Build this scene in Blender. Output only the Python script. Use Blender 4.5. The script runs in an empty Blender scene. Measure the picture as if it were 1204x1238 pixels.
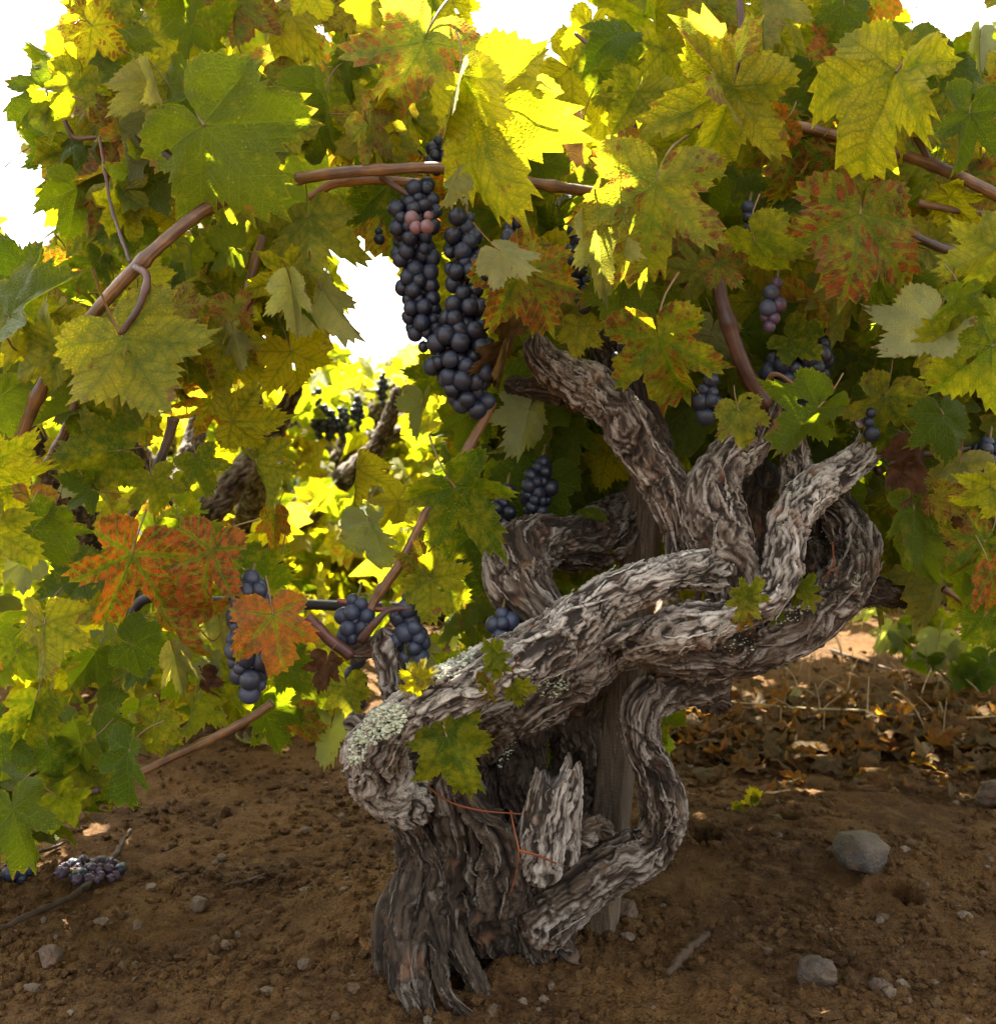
import bpy, math, random
import numpy as np
from mathutils import Vector

# ------------------------------------------------------------------ camera, sky, sun, exposure
S = bpy.context.scene
COL = S.collection
random.seed(7)
RNG = np.random.default_rng(11)
F = 1500.0                      # focal length in photograph pixels
CX, CY, EYE = 602.0, 495.0, 0.45

cam_d = bpy.data.cameras.new('camera')
cam = bpy.data.objects.new('camera', cam_d)
COL.objects.link(cam)
cam.location = (0, 0, EYE)
cam.rotation_euler = (math.radians(90), 0, 0)
cam_d.sensor_fit = 'HORIZONTAL'
cam_d.sensor_width = 36.0
cam_d.lens = 36.0 * F / 1204.0
cam_d.shift_y = -(619.0 - CY) / 1204.0
cam_d.clip_start = 0.02
cam_d.clip_end = 500
cam_d.dof.use_dof = True
cam_d.dof.focus_distance = 0.97
cam_d.dof.aperture_fstop = 14
S.camera = cam

SUN_EL, SUN_AZ = math.radians(52), math.radians(-24)   # azimuth measured from +Y towards +X
world = bpy.data.worlds.new('World')
S.world = world
world.use_nodes = True
wt = world.node_tree
bg = wt.nodes['Background']
sky = wt.nodes.new('ShaderNodeTexSky')
sky.sky_type = 'NISHITA'
sky.sun_disc = False
sky.sun_elevation = SUN_EL
sky.sun_rotation = SUN_AZ
sky.dust_density = 4.0
sky.ozone_density = 0.6
hs = wt.nodes.new('ShaderNodeHueSaturation')
hs.inputs['Saturation'].default_value = 0.2
wt.links.new(sky.outputs[0], hs.inputs['Color'])
wt.links.new(hs.outputs[0], bg.inputs[0])
bg.inputs[1].default_value = 0.08

sun_d = bpy.data.lights.new('sun', 'SUN')
sun = bpy.data.objects.new('sun', sun_d)
COL.objects.link(sun)
sun_d.energy = 5.0
sun_d.angle = math.radians(0.5)
sun_d.color = (1.0, 0.93, 0.80)
sdir = Vector((math.sin(SUN_AZ) * math.cos(SUN_EL), math.cos(SUN_AZ) * math.cos(SUN_EL), math.sin(SUN_EL)))
sun.rotation_euler = sdir.to_track_quat('Z', 'Y').to_euler()
sun.location = (-1, 3, 4)

S.view_settings.view_transform = 'Standard'
S.view_settings.look = 'None'
S.view_settings.gamma = 1.0
S.view_settings.exposure = 3.4
S.render.engine = 'CYCLES'
S.cycles.max_bounces = 8
S.cycles.transmission_bounces = 6
S.cycles.use_denoising = True


# ------------------------------------------------------------------ small helpers
def W(px, py, d):
    """photograph pixel + distance from the lens plane -> point in the vineyard (metres)"""
    return np.array([(px - CX) / F * d, d, EYE - (py - CY) / F * d])


def vnoise(p, seed=0):
    """smooth 3D value noise, about -1..1"""
    p = np.asarray(p, dtype=np.float64)
    i = np.floor(p).astype(np.int64)
    f = p - i
    u = f * f * f * (f * (f * 6 - 15) + 10)
    out = 0.0
    for dx in (0, 1):
        wx = u[:, 0] if dx else 1 - u[:, 0]
        for dy in (0, 1):
            wy = u[:, 1] if dy else 1 - u[:, 1]
            for dz in (0, 1):
                wz = u[:, 2] if dz else 1 - u[:, 2]
                h = hashi(i[:, 0] + dx, i[:, 1] + dy, i[:, 2] + dz, seed)
                out = out + wx * wy * wz * h
    return out * 2 - 1


def hashi(x, y, z, seed=0):
    h = (x * 374761393 + y * 668265263 + z * 2147483647 + seed * 1274126177) & 0xFFFFFFFF
    h = ((h ^ (h >> 13)) * 1274126177) & 0xFFFFFFFF
    h = ((h ^ (h >> 16)) * 2246822519) & 0xFFFFFFFF
    h = h ^ (h >> 15)
    return (h & 0xFFFFFF) / float(0xFFFFFF)


def fbm(p, n=4, seed=0, gain=0.5):
    a, s, t = 1.0, 0.0, 0.0
    p = np.asarray(p)
    for k in range(n):
        s = s + a * vnoise(p * (2.03 ** k), seed + k)
        t += a
        a *= gain
    return s / t


def worley(p, seed=0):
    """F1, F2 and the id of the nearest cell"""
    i = np.floor(p).astype(np.int64)
    f1 = np.full(len(p), 9.0)
    f2 = np.full(len(p), 9.0)
    cid = np.zeros(len(p))
    for dx in (-1, 0, 1):
        for dy in (-1, 0, 1):
            for dz in (-1, 0, 1):
                c = i + np.array([dx, dy, dz])
                o = np.stack([hashi(c[:, 0], c[:, 1], c[:, 2], seed + k) for k in (1, 2, 3)], 1)
                d = np.sqrt(((c + o - p) ** 2).sum(1))
                m = d < f1
                f2 = np.where(m, f1, np.minimum(f2, d))
                cid = np.where(m, o[:, 0], cid)
                f1 = np.where(m, d, f1)
    return f1, f2, cid


def sstep(a, b, x):
    t = np.clip((x - a) / (b - a), 0, 1)
    return t * t * (3 - 2 * t)


def mesh_np(name, V, faces, smooth=True, mat_idx=None):
    """faces: list of (n x k) integer arrays"""
    me = bpy.data.meshes.new(name)
    V = np.asarray(V, dtype=np.float32)
    me.vertices.add(len(V))
    me.vertices.foreach_set('co', V.ravel())
    tot = np.concatenate([np.full(len(f), f.shape[1]) for f in faces])
    idx = np.concatenate([f.ravel() for f in faces]).astype(np.int32)
    start = np.concatenate([[0], np.cumsum(tot)[:-1]]).astype(np.int32)
    me.loops.add(len(idx))
    me.loops.foreach_set('vertex_index', idx)
    me.polygons.add(len(tot))
    me.polygons.foreach_set('loop_start', start)
    me.polygons.foreach_set('loop_total', tot.astype(np.int32))
    me.polygons.foreach_set('use_smooth', np.full(len(tot), smooth))
    if mat_idx is not None:
        me.polygons.foreach_set('material_index', np.asarray(mat_idx, dtype=np.int32))
    me.update(calc_edges=True)
    me.validate()
    return me


def vattr(me, name, data, typ='FLOAT'):
    a = me.attributes.new(name, typ, 'POINT')
    key = {'FLOAT': 'value', 'FLOAT_VECTOR': 'vector', 'FLOAT_COLOR': 'color'}[typ]
    a.data.foreach_set(key, np.asarray(data, dtype=np.float32).ravel())


def link(name, me, parent=None, mats=()):
    o = bpy.data.objects.new(name, me)
    COL.objects.link(o)
    for m in mats:
        if me is not None and m.name not in [x.name for x in me.materials]:
            me.materials.append(m)
    if parent is not None:
        o.parent = parent
    return o


def tag(o, label=None, cat=None, group=None, kind=None):
    if label:
        o['label'] = label
    if cat:
        o['category'] = cat
    if group:
        o['group'] = group
    if kind:
        o['kind'] = kind
    return o


def empty(name, loc, label, cat, group=None):
    o = bpy.data.objects.new(name, None)
    COL.objects.link(o)
    o.location = [float(c) for c in loc]
    o.empty_display_size = 0.05
    return tag(o, label, cat, group)


def join_np(parts):
    """[(V, F quads)] -> V, F"""
    Vs, Fs, n = [], [], 0
    for v, f in parts:
        Vs.append(v)
        Fs.append(f + n)
        n += len(v)
    return np.concatenate(Vs), np.concatenate(Fs)


# ------------------------------------------------------------------ node helpers
class NB:
    def __init__(self, name):
        self.m = bpy.data.materials.new(name)
        self.m.use_nodes = True
        self.t = self.m.node_tree
        self.b = self.t.nodes['Principled BSDF']
        self.out = self.t.nodes['Material Output']

    def n(self, typ, ins=None, **props):
        x = self.t.nodes.new('ShaderNode' + typ)
        for k, v in props.items():
            setattr(x, k, v)
        for k, v in (ins or {}).items():
            self.set(x.inputs[k], v)
        return x

    def set(self, sock, v):
        if hasattr(v, 'is_output'):
            self.t.links.new(v, sock)
        else:
            if hasattr(sock.default_value, '__len__') and len(sock.default_value) == 4 and len(v) == 3:
                v = (*v, 1)
            sock.default_value = v

    def math(self, op, a, b=0.0, clamp=False):
        return self.n('Math', {0: a, 1: b}, operation=op, use_clamp=clamp).outputs[0]

    def mix(self, f, a, b, mode='MIX'):
        x = self.n('Mix', None, data_type='RGBA', blend_type=mode)
        self.set(x.inputs[0], f)
        self.set(x.inputs[6], a)
        self.set(x.inputs[7], b)
        return x.outputs[2]

    def smooth(self, v, a, b, lo=0.0, hi=1.0):
        return self.n('MapRange', {'Value': v, 'From Min': a, 'From Max': b, 'To Min': lo, 'To Max': hi},
                      interpolation_type='SMOOTHSTEP').outputs[0]

    def noise(self, vec, scale, detail=3, rough=0.55, dist=0.0, out='Fac'):
        return self.n('TexNoise', {'Vector': vec, 'Scale': scale, 'Detail': detail, 'Roughness': rough,
                                   'Distortion': dist}).outputs[out]

    def voro(self, vec, scale, feature='F1', out='Distance', rnd=1.0):
        return self.n('TexVoronoi', {'Vector': vec, 'Scale': scale, 'Randomness': rnd}, feature=feature).outputs[out]

    def bump(self, h, strength, dist, normal=None):
        x = self.n('Bump', {'Height': h, 'Strength': strength, 'Distance': dist})
        if normal is not None:
            self.t.links.new(normal, x.inputs['Normal'])
        return x.outputs[0]

    def vmul(self, v, xyz):
        return self.n('VectorMath', {0: v, 1: xyz}, operation='MULTIPLY').outputs[0]

    def vadd(self, v, w):
        return self.n('VectorMath', {0: v, 1: w}, operation='ADD').outputs[0]


def leaf_material(name, per_object):
    """grape leaf: main veins, side veins and a net of small veins; tint = yellowing, reddening, pallor, dryness"""
    k = NB(name)
    pl = k.n('UVMap', None, uv_map='plane').outputs[0]
    vn = k.n('SeparateXYZ', {0: k.n('UVMap', None, uv_map='vein').outputs[0]})
    s, t = vn.outputs[0], vn.outputs[1]
    rim = k.n('Attribute', None, attribute_name='rim').outputs['Fac']
    if per_object:
        oi = k.n('ObjectInfo')
        tint, dry, rnd = oi.outputs['Color'], oi.outputs['Alpha'], oi.outputs['Random']
    else:
        at = k.n('Attribute', None, attribute_name='tint')
        tint, dry = at.outputs['Color'], at.outputs['Alpha']
        rnd = k.n('NewGeometry').outputs['Random Per Island']
    sp = k.n('SeparateColor', {0: tint})
    Y, R, P = sp.outputs[0], sp.outputs[1], sp.outputs[2]
    off = k.n('CombineXYZ', {0: k.math('MULTIPLY', rnd, 37.0), 1: k.math('MULTIPLY', rnd, 91.0), 2: k.math('MULTIPLY', rnd, 13.0)}).outputs[0]
    q = k.vadd(pl, off)
    at_ = k.math('ABSOLUTE', t)
    # main vein
    wid = k.smooth(s, 0.0, 1.1, 0.017, 0.004)
    main = k.math('SUBTRACT', 1.0, k.math('DIVIDE', at_, wid), True)
    # side veins
    sg = k.math('MULTIPLY', k.math('SIGN', t), 0.035)
    u = k.math('ADD', k.math('SUBTRACT', s, k.math('MULTIPLY', at_, 0.85)), sg)
    u = k.math('ADD', u, k.math('MULTIPLY', k.math('SUBTRACT', k.noise(q, 4.0, 1), 0.5), 0.05))
    fr = k.math('ABSOLUTE', k.math('SUBTRACT', k.math('FRACT', k.math('DIVIDE', u, 0.135)), 0.5))
    sd = k.math('MULTIPLY', fr, 0.135)
    side = k.smooth(sd, 0.0035, 0.010, 1.0, 0.0)
    # net
    net_d = k.voro(q, 27.0, 'DISTANCE_TO_EDGE')
    net = k.smooth(net_d, 0.02, 0.10, 0.75, 0.0)
    vein = k.math('MAXIMUM', main, k.math('MULTIPLY', side, 0.85))
    allv = k.math('MAXIMUM', vein, k.math('MULTIPLY', net, 0.85))
    near = k.math('MAXIMUM', k.smooth(at_, 0.0, 0.06, 1.0, 0.0), k.smooth(sd, 0.0, 0.035, 0.8, 0.0))   # green lingers near the veins
    n1 = k.noise(q, 3.2, 4, 0.6)
    n2 = k.noise(q, 9.0, 3, 0.6)
    yy = k.math('ADD', k.math('MULTIPLY', Y, 1.5), -0.42)
    yy = k.math('ADD', yy, k.math('MULTIPLY', k.math('SUBTRACT', n1, 0.5), 1.5))
    yy = k.math('ADD', yy, k.math('MULTIPLY', k.math('SUBTRACT', n2, 0.5), 1.15))
    yy = k.math('ADD', yy, k.math('MULTIPLY', rim, 0.15))
    yy = k.math('SUBTRACT', yy, k.math('MULTIPLY', near, k.math('MULTIPLY', Y, 0.45)), True)
    green = k.mix(rnd, (0.032, 0.064, 0.003), (0.078, 0.104, 0.004))
    col = k.mix(yy, green, (0.31, 0.265, 0.008))
    # small pale flecks
    fl = k.smooth(k.voro(q, 21.0), 0.12, 0.26, 1.0, 0.0)
    fl = k.math('MULTIPLY', fl, k.smooth(k.noise(q, 2.3, 2), 0.5, 0.64))
    col = k.mix(k.math('MULTIPLY', fl, 0.55), col, (0.30, 0.30, 0.04))
    # reddening between veins, from the margin inwards
    rn = k.math('ADD', k.math('ADD', k.math('MULTIPLY', k.noise(k.vadd(q, (5.3, 1.7, 0)), 9.0, 5, 0.72), .6), k.math('MULTIPLY', k.noise(k.vadd(q, (2.3, 4.7, 0)), 2.6, 2, 0.5), .45)), k.math('MULTIPLY', rim, 0.10))
    rn = k.math('ADD', rn, k.math('MULTIPLY', k.math('SUBTRACT', R, 0.72), 0.55))
    rn = k.math('SUBTRACT', rn, k.math('MULTIPLY', near, k.smooth(R, 0.6, 1.0, 0.17, 0.30)))
    rf = k.smooth(rn, 0.44, 0.56)
    rf = k.math('MULTIPLY', rf, k.smooth(R, 0.02, 0.12))
    redc = k.mix(k.math('MULTIPLY', k.smooth(n2, 0.35, 0.62), k.smooth(R, 0.45, 0.85, 0.12, 1.0)), (0.075, 0.012, 0.008), (0.40, 0.055, 0.014))
    redc = k.mix(k.smooth(R, 0.75, 1.0, 0.0, 0.35), redc, (0.46, 0.12, 0.035))
    col = k.mix(k.math('MULTIPLY', rf, 0.92), col, redc)
    # brown specks
    spk = k.math('MULTIPLY', k.smooth(k.voro(q, 30.0), 0.12, 0.22, 1.0, 0.0), k.smooth(k.noise(q, 3.1, 3), 0.52, 0.62))
    spk = k.math('MULTIPLY', spk, k.smooth(R, 0.0, 0.3, 0.25, 0.9))
    col = k.mix(spk, col, (0.075, 0.020, 0.010))
    # veins
    col = k.mix(k.math('MULTIPLY', allv, 0.62), col, k.mix(Y, (0.110, 0.150, 0.018), (0.085, 0.120, 0.010)))
    # pallor
    col = k.mix(k.math('MULTIPLY', P, 0.85), col, k.mix(n1, (0.21, 0.25, 0.15), (0.34, 0.32, 0.21)))
    # dryness
    dryc = k.mix(k.smooth(n1, .3, .7), (0.045, 0.015, 0.012), (0.165, 0.072, 0.042))
    col = k.mix(k.math('MULTIPLY', dry, 0.95), col, dryc)
    edge = k.math('MULTIPLY', k.smooth(rim, 0.95, 1.0), 0.35)
    col = k.mix(edge, col, (0.24, 0.19, 0.02))
    sc_ = k.math('ADD', k.noise(k.vadd(q, (8.1, 2.2, 0)), 3.6, 4, 0.7), k.math('MULTIPLY', rim, 0.30))
    sc_ = k.math('MULTIPLY', k.smooth(sc_, 0.86, 0.92), k.smooth(rnd, 0.25, 0.4))
    col = k.mix(k.math('MULTIPLY', sc_, 0.9), col, k.mix(n2, (0.075, 0.030, 0.012), (0.22, 0.11, 0.04)))
    back = k.n('NewGeometry').outputs['Backfacing']
    front = k.mix(k.math('MULTIPLY', back, 0.22), col, (0.18, 0.19, 0.06))
    k.set(k.b.inputs['Base Color'], front)
    k.set(k.b.inputs['Roughness'], k.math('ADD', k.math('MULTIPLY', n2, 0.25), 0.38))
    k.set(k.b.inputs['Specular IOR Level'], 0.13)
    h = k.math('SUBTRACT', k.math('MULTIPLY', k.smooth(net_d, 0.0, 0.3), 0.6), allv)
    nb = k.bump(h, 0.6, 0.0014)
    k.set(k.b.inputs['Normal'], nb)
    tr = k.mix(1.0, col, (2.6, 2.5, 0.7), 'MULTIPLY')
    tr = k.mix(1.0, tr, (0.05, 0.05, 0.0), 'ADD')
    tr = k.mix(k.math('MULTIPLY', dry, 0.8), tr, (0.045, 0.012, 0.005))
    tb = k.n('BsdfTranslucent', {'Color': tr, 'Normal': nb})
    mx = k.n('MixShader', {0: 0.50})
    k.t.links.new(k.b.outputs[0], mx.inputs[1])
    k.t.links.new(tb.outputs[0], mx.inputs[2])
    k.t.links.new(mx.outputs[0], k.out.inputs['Surface'])
    return k.m


def bark_material(name):
    """shaggy vine bark: brown fissures, silver weathered strands; object colour r = weathering, g = darkness, b = lichen"""
    k = NB(name)
    c = k.n('Attribute', None, attribute_name='barkco').outputs['Vector']
    cav = k.n('Attribute', None, attribute_name='relief').outputs['Fac']
    oi = k.n('SeparateColor', {0: k.n('ObjectInfo').outputs['Color']})
    wea, dark, lic = oi.outputs[0], oi.outputs[1], oi.outputs[2]
    fib = k.noise(k.vmul(c, (620, 620, 95)), 1.0, 4, 0.65, 0.6)
    fib2 = k.noise(k.vmul(c, (190, 190, 30)), 1.0, 4, 0.6, 0.8)
    big = k.noise(c, 22.0, 4, 0.6)
    br = k.mix(fib2, (0.036, 0.023, 0.014), (0.135, 0.092, 0.058))
    si = k.mix(fib, (0.20, 0.165, 0.125), (0.62, 0.57, 0.49))
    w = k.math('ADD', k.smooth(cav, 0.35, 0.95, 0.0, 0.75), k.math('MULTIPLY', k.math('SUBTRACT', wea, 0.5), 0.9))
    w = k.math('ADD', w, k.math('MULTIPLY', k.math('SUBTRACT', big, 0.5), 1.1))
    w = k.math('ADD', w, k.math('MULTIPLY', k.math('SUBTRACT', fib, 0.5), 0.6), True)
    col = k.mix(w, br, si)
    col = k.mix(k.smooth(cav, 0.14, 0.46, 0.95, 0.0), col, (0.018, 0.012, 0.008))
    col = k.mix(k.smooth(fib, 0.32, 0.48, 0.85, 0.0), col, (0.030, 0.020, 0.013))
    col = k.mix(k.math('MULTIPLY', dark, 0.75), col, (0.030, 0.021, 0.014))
    # rusty patches
    rp = k.smooth(k.noise(k.vadd(c, (3, 1, 2)), 45.0, 3), 0.58, 0.72, 0.0, 0.45)
    col = k.mix(rp, col, (0.20, 0.095, 0.045))
    # lichen dust
    lp = k.math('MULTIPLY', k.smooth(k.noise(c, 160.0, 3, 0.7), 0.56, 0.66), k.smooth(k.noise(c, 26.0, 2), 0.52, 0.64))
    col = k.mix(k.math('MULTIPLY', lp, lic), col, (0.46, 0.48, 0.33))
    k.set(k.b.inputs['Base Color'], col)
    k.set(k.b.inputs['Roughness'], 0.82)
    k.set(k.b.inputs['Specular IOR Level'], 0.22)
    h = k.math('ADD', k.math('MULTIPLY', fib, 0.7), fib2)
    k.set(k.b.inputs['Normal'], k.bump(h, 0.9, 0.0035))
    return k.m


def wood_material():
    k = NB('sawn_stake_wood')
    tc = k.n('TexCoord').outputs['Object']
    g = k.noise(k.vmul(tc, (420, 420, 14)), 1.0, 5, 0.65, 0.8)
    saw = k.n('TexWave', {'Vector': tc, 'Scale': 88.0, 'Distortion': 9.0, 'Detail': 3.0, 'Detail Scale': 1.2},
              wave_type='BANDS', bands_direction='Z').outputs['Fac']
    st = k.noise(tc, 14.0, 3)
    col = k.mix(k.smooth(g, 0.3, 0.72), (0.030, 0.019, 0.010), (0.165, 0.108, 0.056))
    col = k.mix(k.smooth(st, 0.35, 0.7, 0.0, 0.45), col, (0.035, 0.026, 0.017))
    col = k.mix(k.math('MULTIPLY', k.math('SUBTRACT', 1.0, saw), 0.22), col, (0.05, 0.036, 0.022))
    k.set(k.b.inputs['Base Color'], col)
    k.set(k.b.inputs['Roughness'], 0.8)
    k.set(k.b.inputs['Normal'], k.bump(k.math('ADD', g, k.math('MULTIPLY', saw, 0.15)), 0.6, 0.0015))
    return k.m


def simple(name, base, var=(1, 1, 1), scale=60.0, rough=0.7, bump=0.0, spec=0.3, stretch=(1, 1, 1)):
    k = NB(name)
    tc = k.vmul(k.n('TexCoord').outputs['Object'], stretch)
    n = k.noise(tc, scale, 4, 0.6)
    col = k.mix(k.smooth(n, 0.3, 0.7), base, tuple(b * v for b, v in zip(base, var)))
    k.set(k.b.inputs['Base Color'], col)
    k.set(k.b.inputs['Roughness'], rough)
    k.set(k.b.inputs['Specular IOR Level'], spec)
    if bump:
        k.set(k.b.inputs['Normal'], k.bump(n, bump, 0.002))
    return k.m


def cane_material():
    k = NB('cane_bark')
    tc = k.n('TexCoord').outputs['Object']
    oi = k.n('ObjectInfo')
    c = k.n('Attribute', None, attribute_name='barkco').outputs['Vector']
    st = k.noise(k.vmul(c, (800, 800, 26)), 1.0, 3, 0.6, 0.3)
    st = k.math('ADD', k.math('MULTIPLY', st, .6), k.math('MULTIPLY', k.noise(tc, 60.0, 3), .4))
    fn = k.noise(k.vmul(c, (1500, 1500, 160)), 1.0, 3, 0.6)
    col = k.mix(k.smooth(st, .36, .62), k.mix(1.0, oi.outputs['Color'], (1.15, 1.1, 1.0), 'MULTIPLY'), k.mix(1.0, oi.outputs['Color'], (0.30, 0.27, 0.27), 'MULTIPLY'))
    col = k.mix(k.smooth(fn, 0.55, 0.75, 0.0, 0.5), col, (0.10, 0.06, 0.035))
    k.set(k.b.inputs['Base Color'], col)
    k.set(k.b.inputs['Roughness'], 0.5)
    k.set(k.b.inputs['Normal'], k.bump(fn, 0.3, 0.001))
    return k.m


def grape_material(name, c0, c1, bloom):
    k = NB(name)
    tc = k.n('TexCoord').outputs['Object']
    oi = k.n('ObjectInfo')
    off = k.n('CombineXYZ', {0: k.math('MULTIPLY', oi.outputs['Random'], 9.0), 1: k.math('MULTIPLY', oi.outputs['Random'], 5.0), 2: 0.0}).outputs[0]
    q = k.vadd(tc, off)
    n = k.noise(q, 95.0, 4, 0.6, 0.6)
    n2 = k.noise(q, 420.0, 3, 0.6)
    col = k.mix(oi.outputs['Random'], c0, c1)
    f = k.math('ADD', k.smooth(n, 0.30, 0.62, 0.25, 0.95), k.math('MULTIPLY', k.math('SUBTRACT', n2, 0.5), 0.4), True)
    f = k.math('MULTIPLY', f, k.math('ADD', 0.45, k.math('MULTIPLY', oi.outputs['Random'], 0.5)))
    col = k.mix(f, col, bloom)
    k.set(k.b.inputs['Base Color'], col)
    k.set(k.b.inputs['Roughness'], k.smooth(f, 0.0, 1.0, 0.28, 0.62))
    k.set(k.b.inputs['Specular IOR Level'], 0.42)
    return k.m


def soil_material(name, clod=False):
    k = NB(name)
    tc = k.n('NewGeometry').outputs['Position']
    a = k.noise(tc, 6.0, 5, 0.6)
    b = k.noise(tc, 60.0, 5, 0.65)
    c = k.noise(tc, 420.0, 3, 0.65)
    col = k.mix(k.smooth(a, 0.3, 0.7), (0.054, 0.024, 0.008), (0.142, 0.070, 0.021))
    col = k.mix(k.smooth(b, 0.42, 0.70, 0.0, 0.7), col, (0.165, 0.092, 0.033))
    col = k.mix(k.smooth(c, 0.50, 0.66, 0.0, 0.75), col, (0.026, 0.022, 0.012))
    g = k.smooth(k.voro(tc, 240.0), 0.10, 0.20, 1.0, 0.0)
    g = k.math('MULTIPLY', g, k.smooth(k.noise(tc, 33.0, 2), 0.5, 0.6))
    col = k.mix(k.math('MULTIPLY', g, 0.7), col, (0.20, 0.14, 0.085))
    if clod:
        r = k.n('NewGeometry').outputs['Random Per Island']
        col = k.mix(k.smooth(r, 0.95, 0.99, 0.0, 0.6), col, (0.24, 0.19, 0.14))
        col = k.mix(k.smooth(r, 0.0, 0.5, 0.35, 0.0), col, (0.045, 0.026, 0.013))
    k.set(k.b.inputs['Base Color'], col)
    k.set(k.b.inputs['Roughness'], 0.93)
    k.set(k.b.inputs['Specular IOR Level'], 0.12)
    h = k.math('ADD', k.math('MULTIPLY', b, 1.2), c)
    k.set(k.b.inputs['Normal'], k.bump(h, 1.0, 0.006))
    return k.m


def stone_material():
    k = NB('field_stone')
    tc = k.n('TexCoord').outputs['Object']
    oi = k.n('ObjectInfo').outputs['Color']
    a = k.noise(tc, 55.0, 5, 0.65, 0.5)
    b = k.noise(tc, 330.0, 3)
    col = k.mix(k.smooth(a, 0.35, 0.65), oi, k.mix(1.0, oi, (2.5, 2.3, 2.0), 'MULTIPLY'))
    col = k.mix(k.smooth(k.noise(tc, 90.0, 4, .7), 0.48, 0.62, 0.0, 0.75), col, (0.075, 0.042, 0.018))
    k.set(k.b.inputs['Base Color'], col)
    k.set(k.b.inputs['Roughness'], 0.7)
    k.set(k.b.inputs['Normal'], k.bump(k.math('ADD', a, b), 0.7, 0.004))
    return k.m


M_LEAF = leaf_material('grape_leaf', True)
M_LEAFS = leaf_material('grape_leaf_mass', False)
M_BARK = bark_material('shaggy_bark')
M_WOOD = wood_material()
M_CANE = cane_material()
M_PET = simple('leaf_stalk', (0.16, 0.075, 0.035), (1.0, 1.6, 1.2), 30.0, 0.45)
M_GRAPE = grape_material('blue_grape_skin', (0.005, 0.005, 0.011), (0.010, 0.008, 0.017), (0.040, 0.052, 0.085))
M_GRAPED = grape_material('black_grape_skin', (0.004, 0.004, 0.008), (0.008, 0.007, 0.013), (0.016, 0.023, 0.042))
M_GRAPEP = grape_material('purple_grape_skin', (0.030, 0.008, 0.020), (0.05, 0.014, 0.030), (0.07, 0.05, 0.08))
M_GRAPEK = grape_material('pink_grape_skin', (0.13, 0.045, 0.045), (0.09, 0.03, 0.04), (0.16, 0.10, 0.10))
M_SOIL = soil_material('dry_soil')
M_CLOD = soil_material('soil_crumbs', True)
M_STONE = stone_material()
M_LICHEN = simple('pale_lichen', (0.50, 0.53, 0.38), (0.6, 0.6, 0.55), 250.0, 0.9, 0.5, 0.1)
M_STRAW = simple('dry_straw', (0.36, 0.27, 0.13), (0.6, 0.55, 0.5), 40.0, 0.7)
M_HOSE = simple('black_hose', (0.018, 0.018, 0.020), (1.5, 1.4, 1.3), 50.0, 0.5)
M_ORANGE = simple('orange_tendril', (0.24, 0.065, 0.018), (0.5, 0.45, 0.5), 40.0, 0.5)
M_RACHIS = simple('grape_stalk', (0.12, 0.10, 0.025), (0.8, 0.5, 0.6), 60.0, 0.6)
M_TWIG = simple('dead_twig', (0.036, 0.022, 0.012), (1.8, 1.7, 1.6), 40.0, 0.8, 0.5)


# ------------------------------------------------------------------ ground
HOLES = [(855, 1020, 20, .045), (1097, 1088, 15, .07), (1075, 1075, 20, .02), (950, 993, 15, .03), (560, 1185, 30, .035), (1185, 800, 40, .03), (600, 1150, 38, .03)]


def gpix(px, py):
    """photograph pixel -> point on the level ground"""
    d = EYE * F / (py - CY)
    return (px - CX) / F * d, d


def gheight(x, y, fine=True):
    x = np.atleast_1d(np.asarray(x, float))
    y = np.atleast_1d(np.asarray(y, float))
    p = np.stack([x, y, np.zeros_like(x)], 1)
    near = np.exp(-np.maximum(0, np.hypot(x, y - 1.2) - 0.8) / 3)
    z = 0.012 * fbm(p / 0.22, 3, 3) + 0.05 * vnoise(p / 3.0, 5) * (1 - near)
    if fine:
        z = z + 0.0065 * fbm(p / 0.035, 3, 21) + 0.004 * fbm(p / 0.09, 2, 27)
        f1, f2, cid = worley(p / 0.016 + 0.35 * np.stack([vnoise(p / .02, 8), vnoise(p / .02, 9), 0 * x], 1), 5)
        g1, g2, gid = worley(p / 0.0075, 6)
        z = z + 0.0022 * (gid - 0.4) * sstep(0.02, 0.3, g2 - g1) * sstep(-0.3, 0.3, vnoise(p / .07, 18))
        z = z + 0.0055 * (cid - 0.35) * sstep(0.02, 0.25, f2 - f1) * (0.4 + 0.6 * sstep(-0.2, 0.4, vnoise(p / .12, 15)))
    # soil heaped round the stump
    r = np.hypot((x + 0.05) / 0.17, (y - 1.06) / 0.12)
    z = z + 0.020 * np.exp(-r ** 2)
    # low bank left of the stump and behind it
    for hx, hy, hr, dep in HOLES:
        gx, gy = gpix(hx, hy)
        rr = hr / F * gy
        q = np.hypot((x - gx) / rr, (y - gy) / (rr * 1.3))
        z = z - dep * sstep(1.15, 0.55, q + 0.32 * vnoise(p / .014, 31) + .15 * vnoise(p / .005, 32)) + 0.006 * np.exp(-((q - 1.5) / 0.4) ** 2)
    return z


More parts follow.
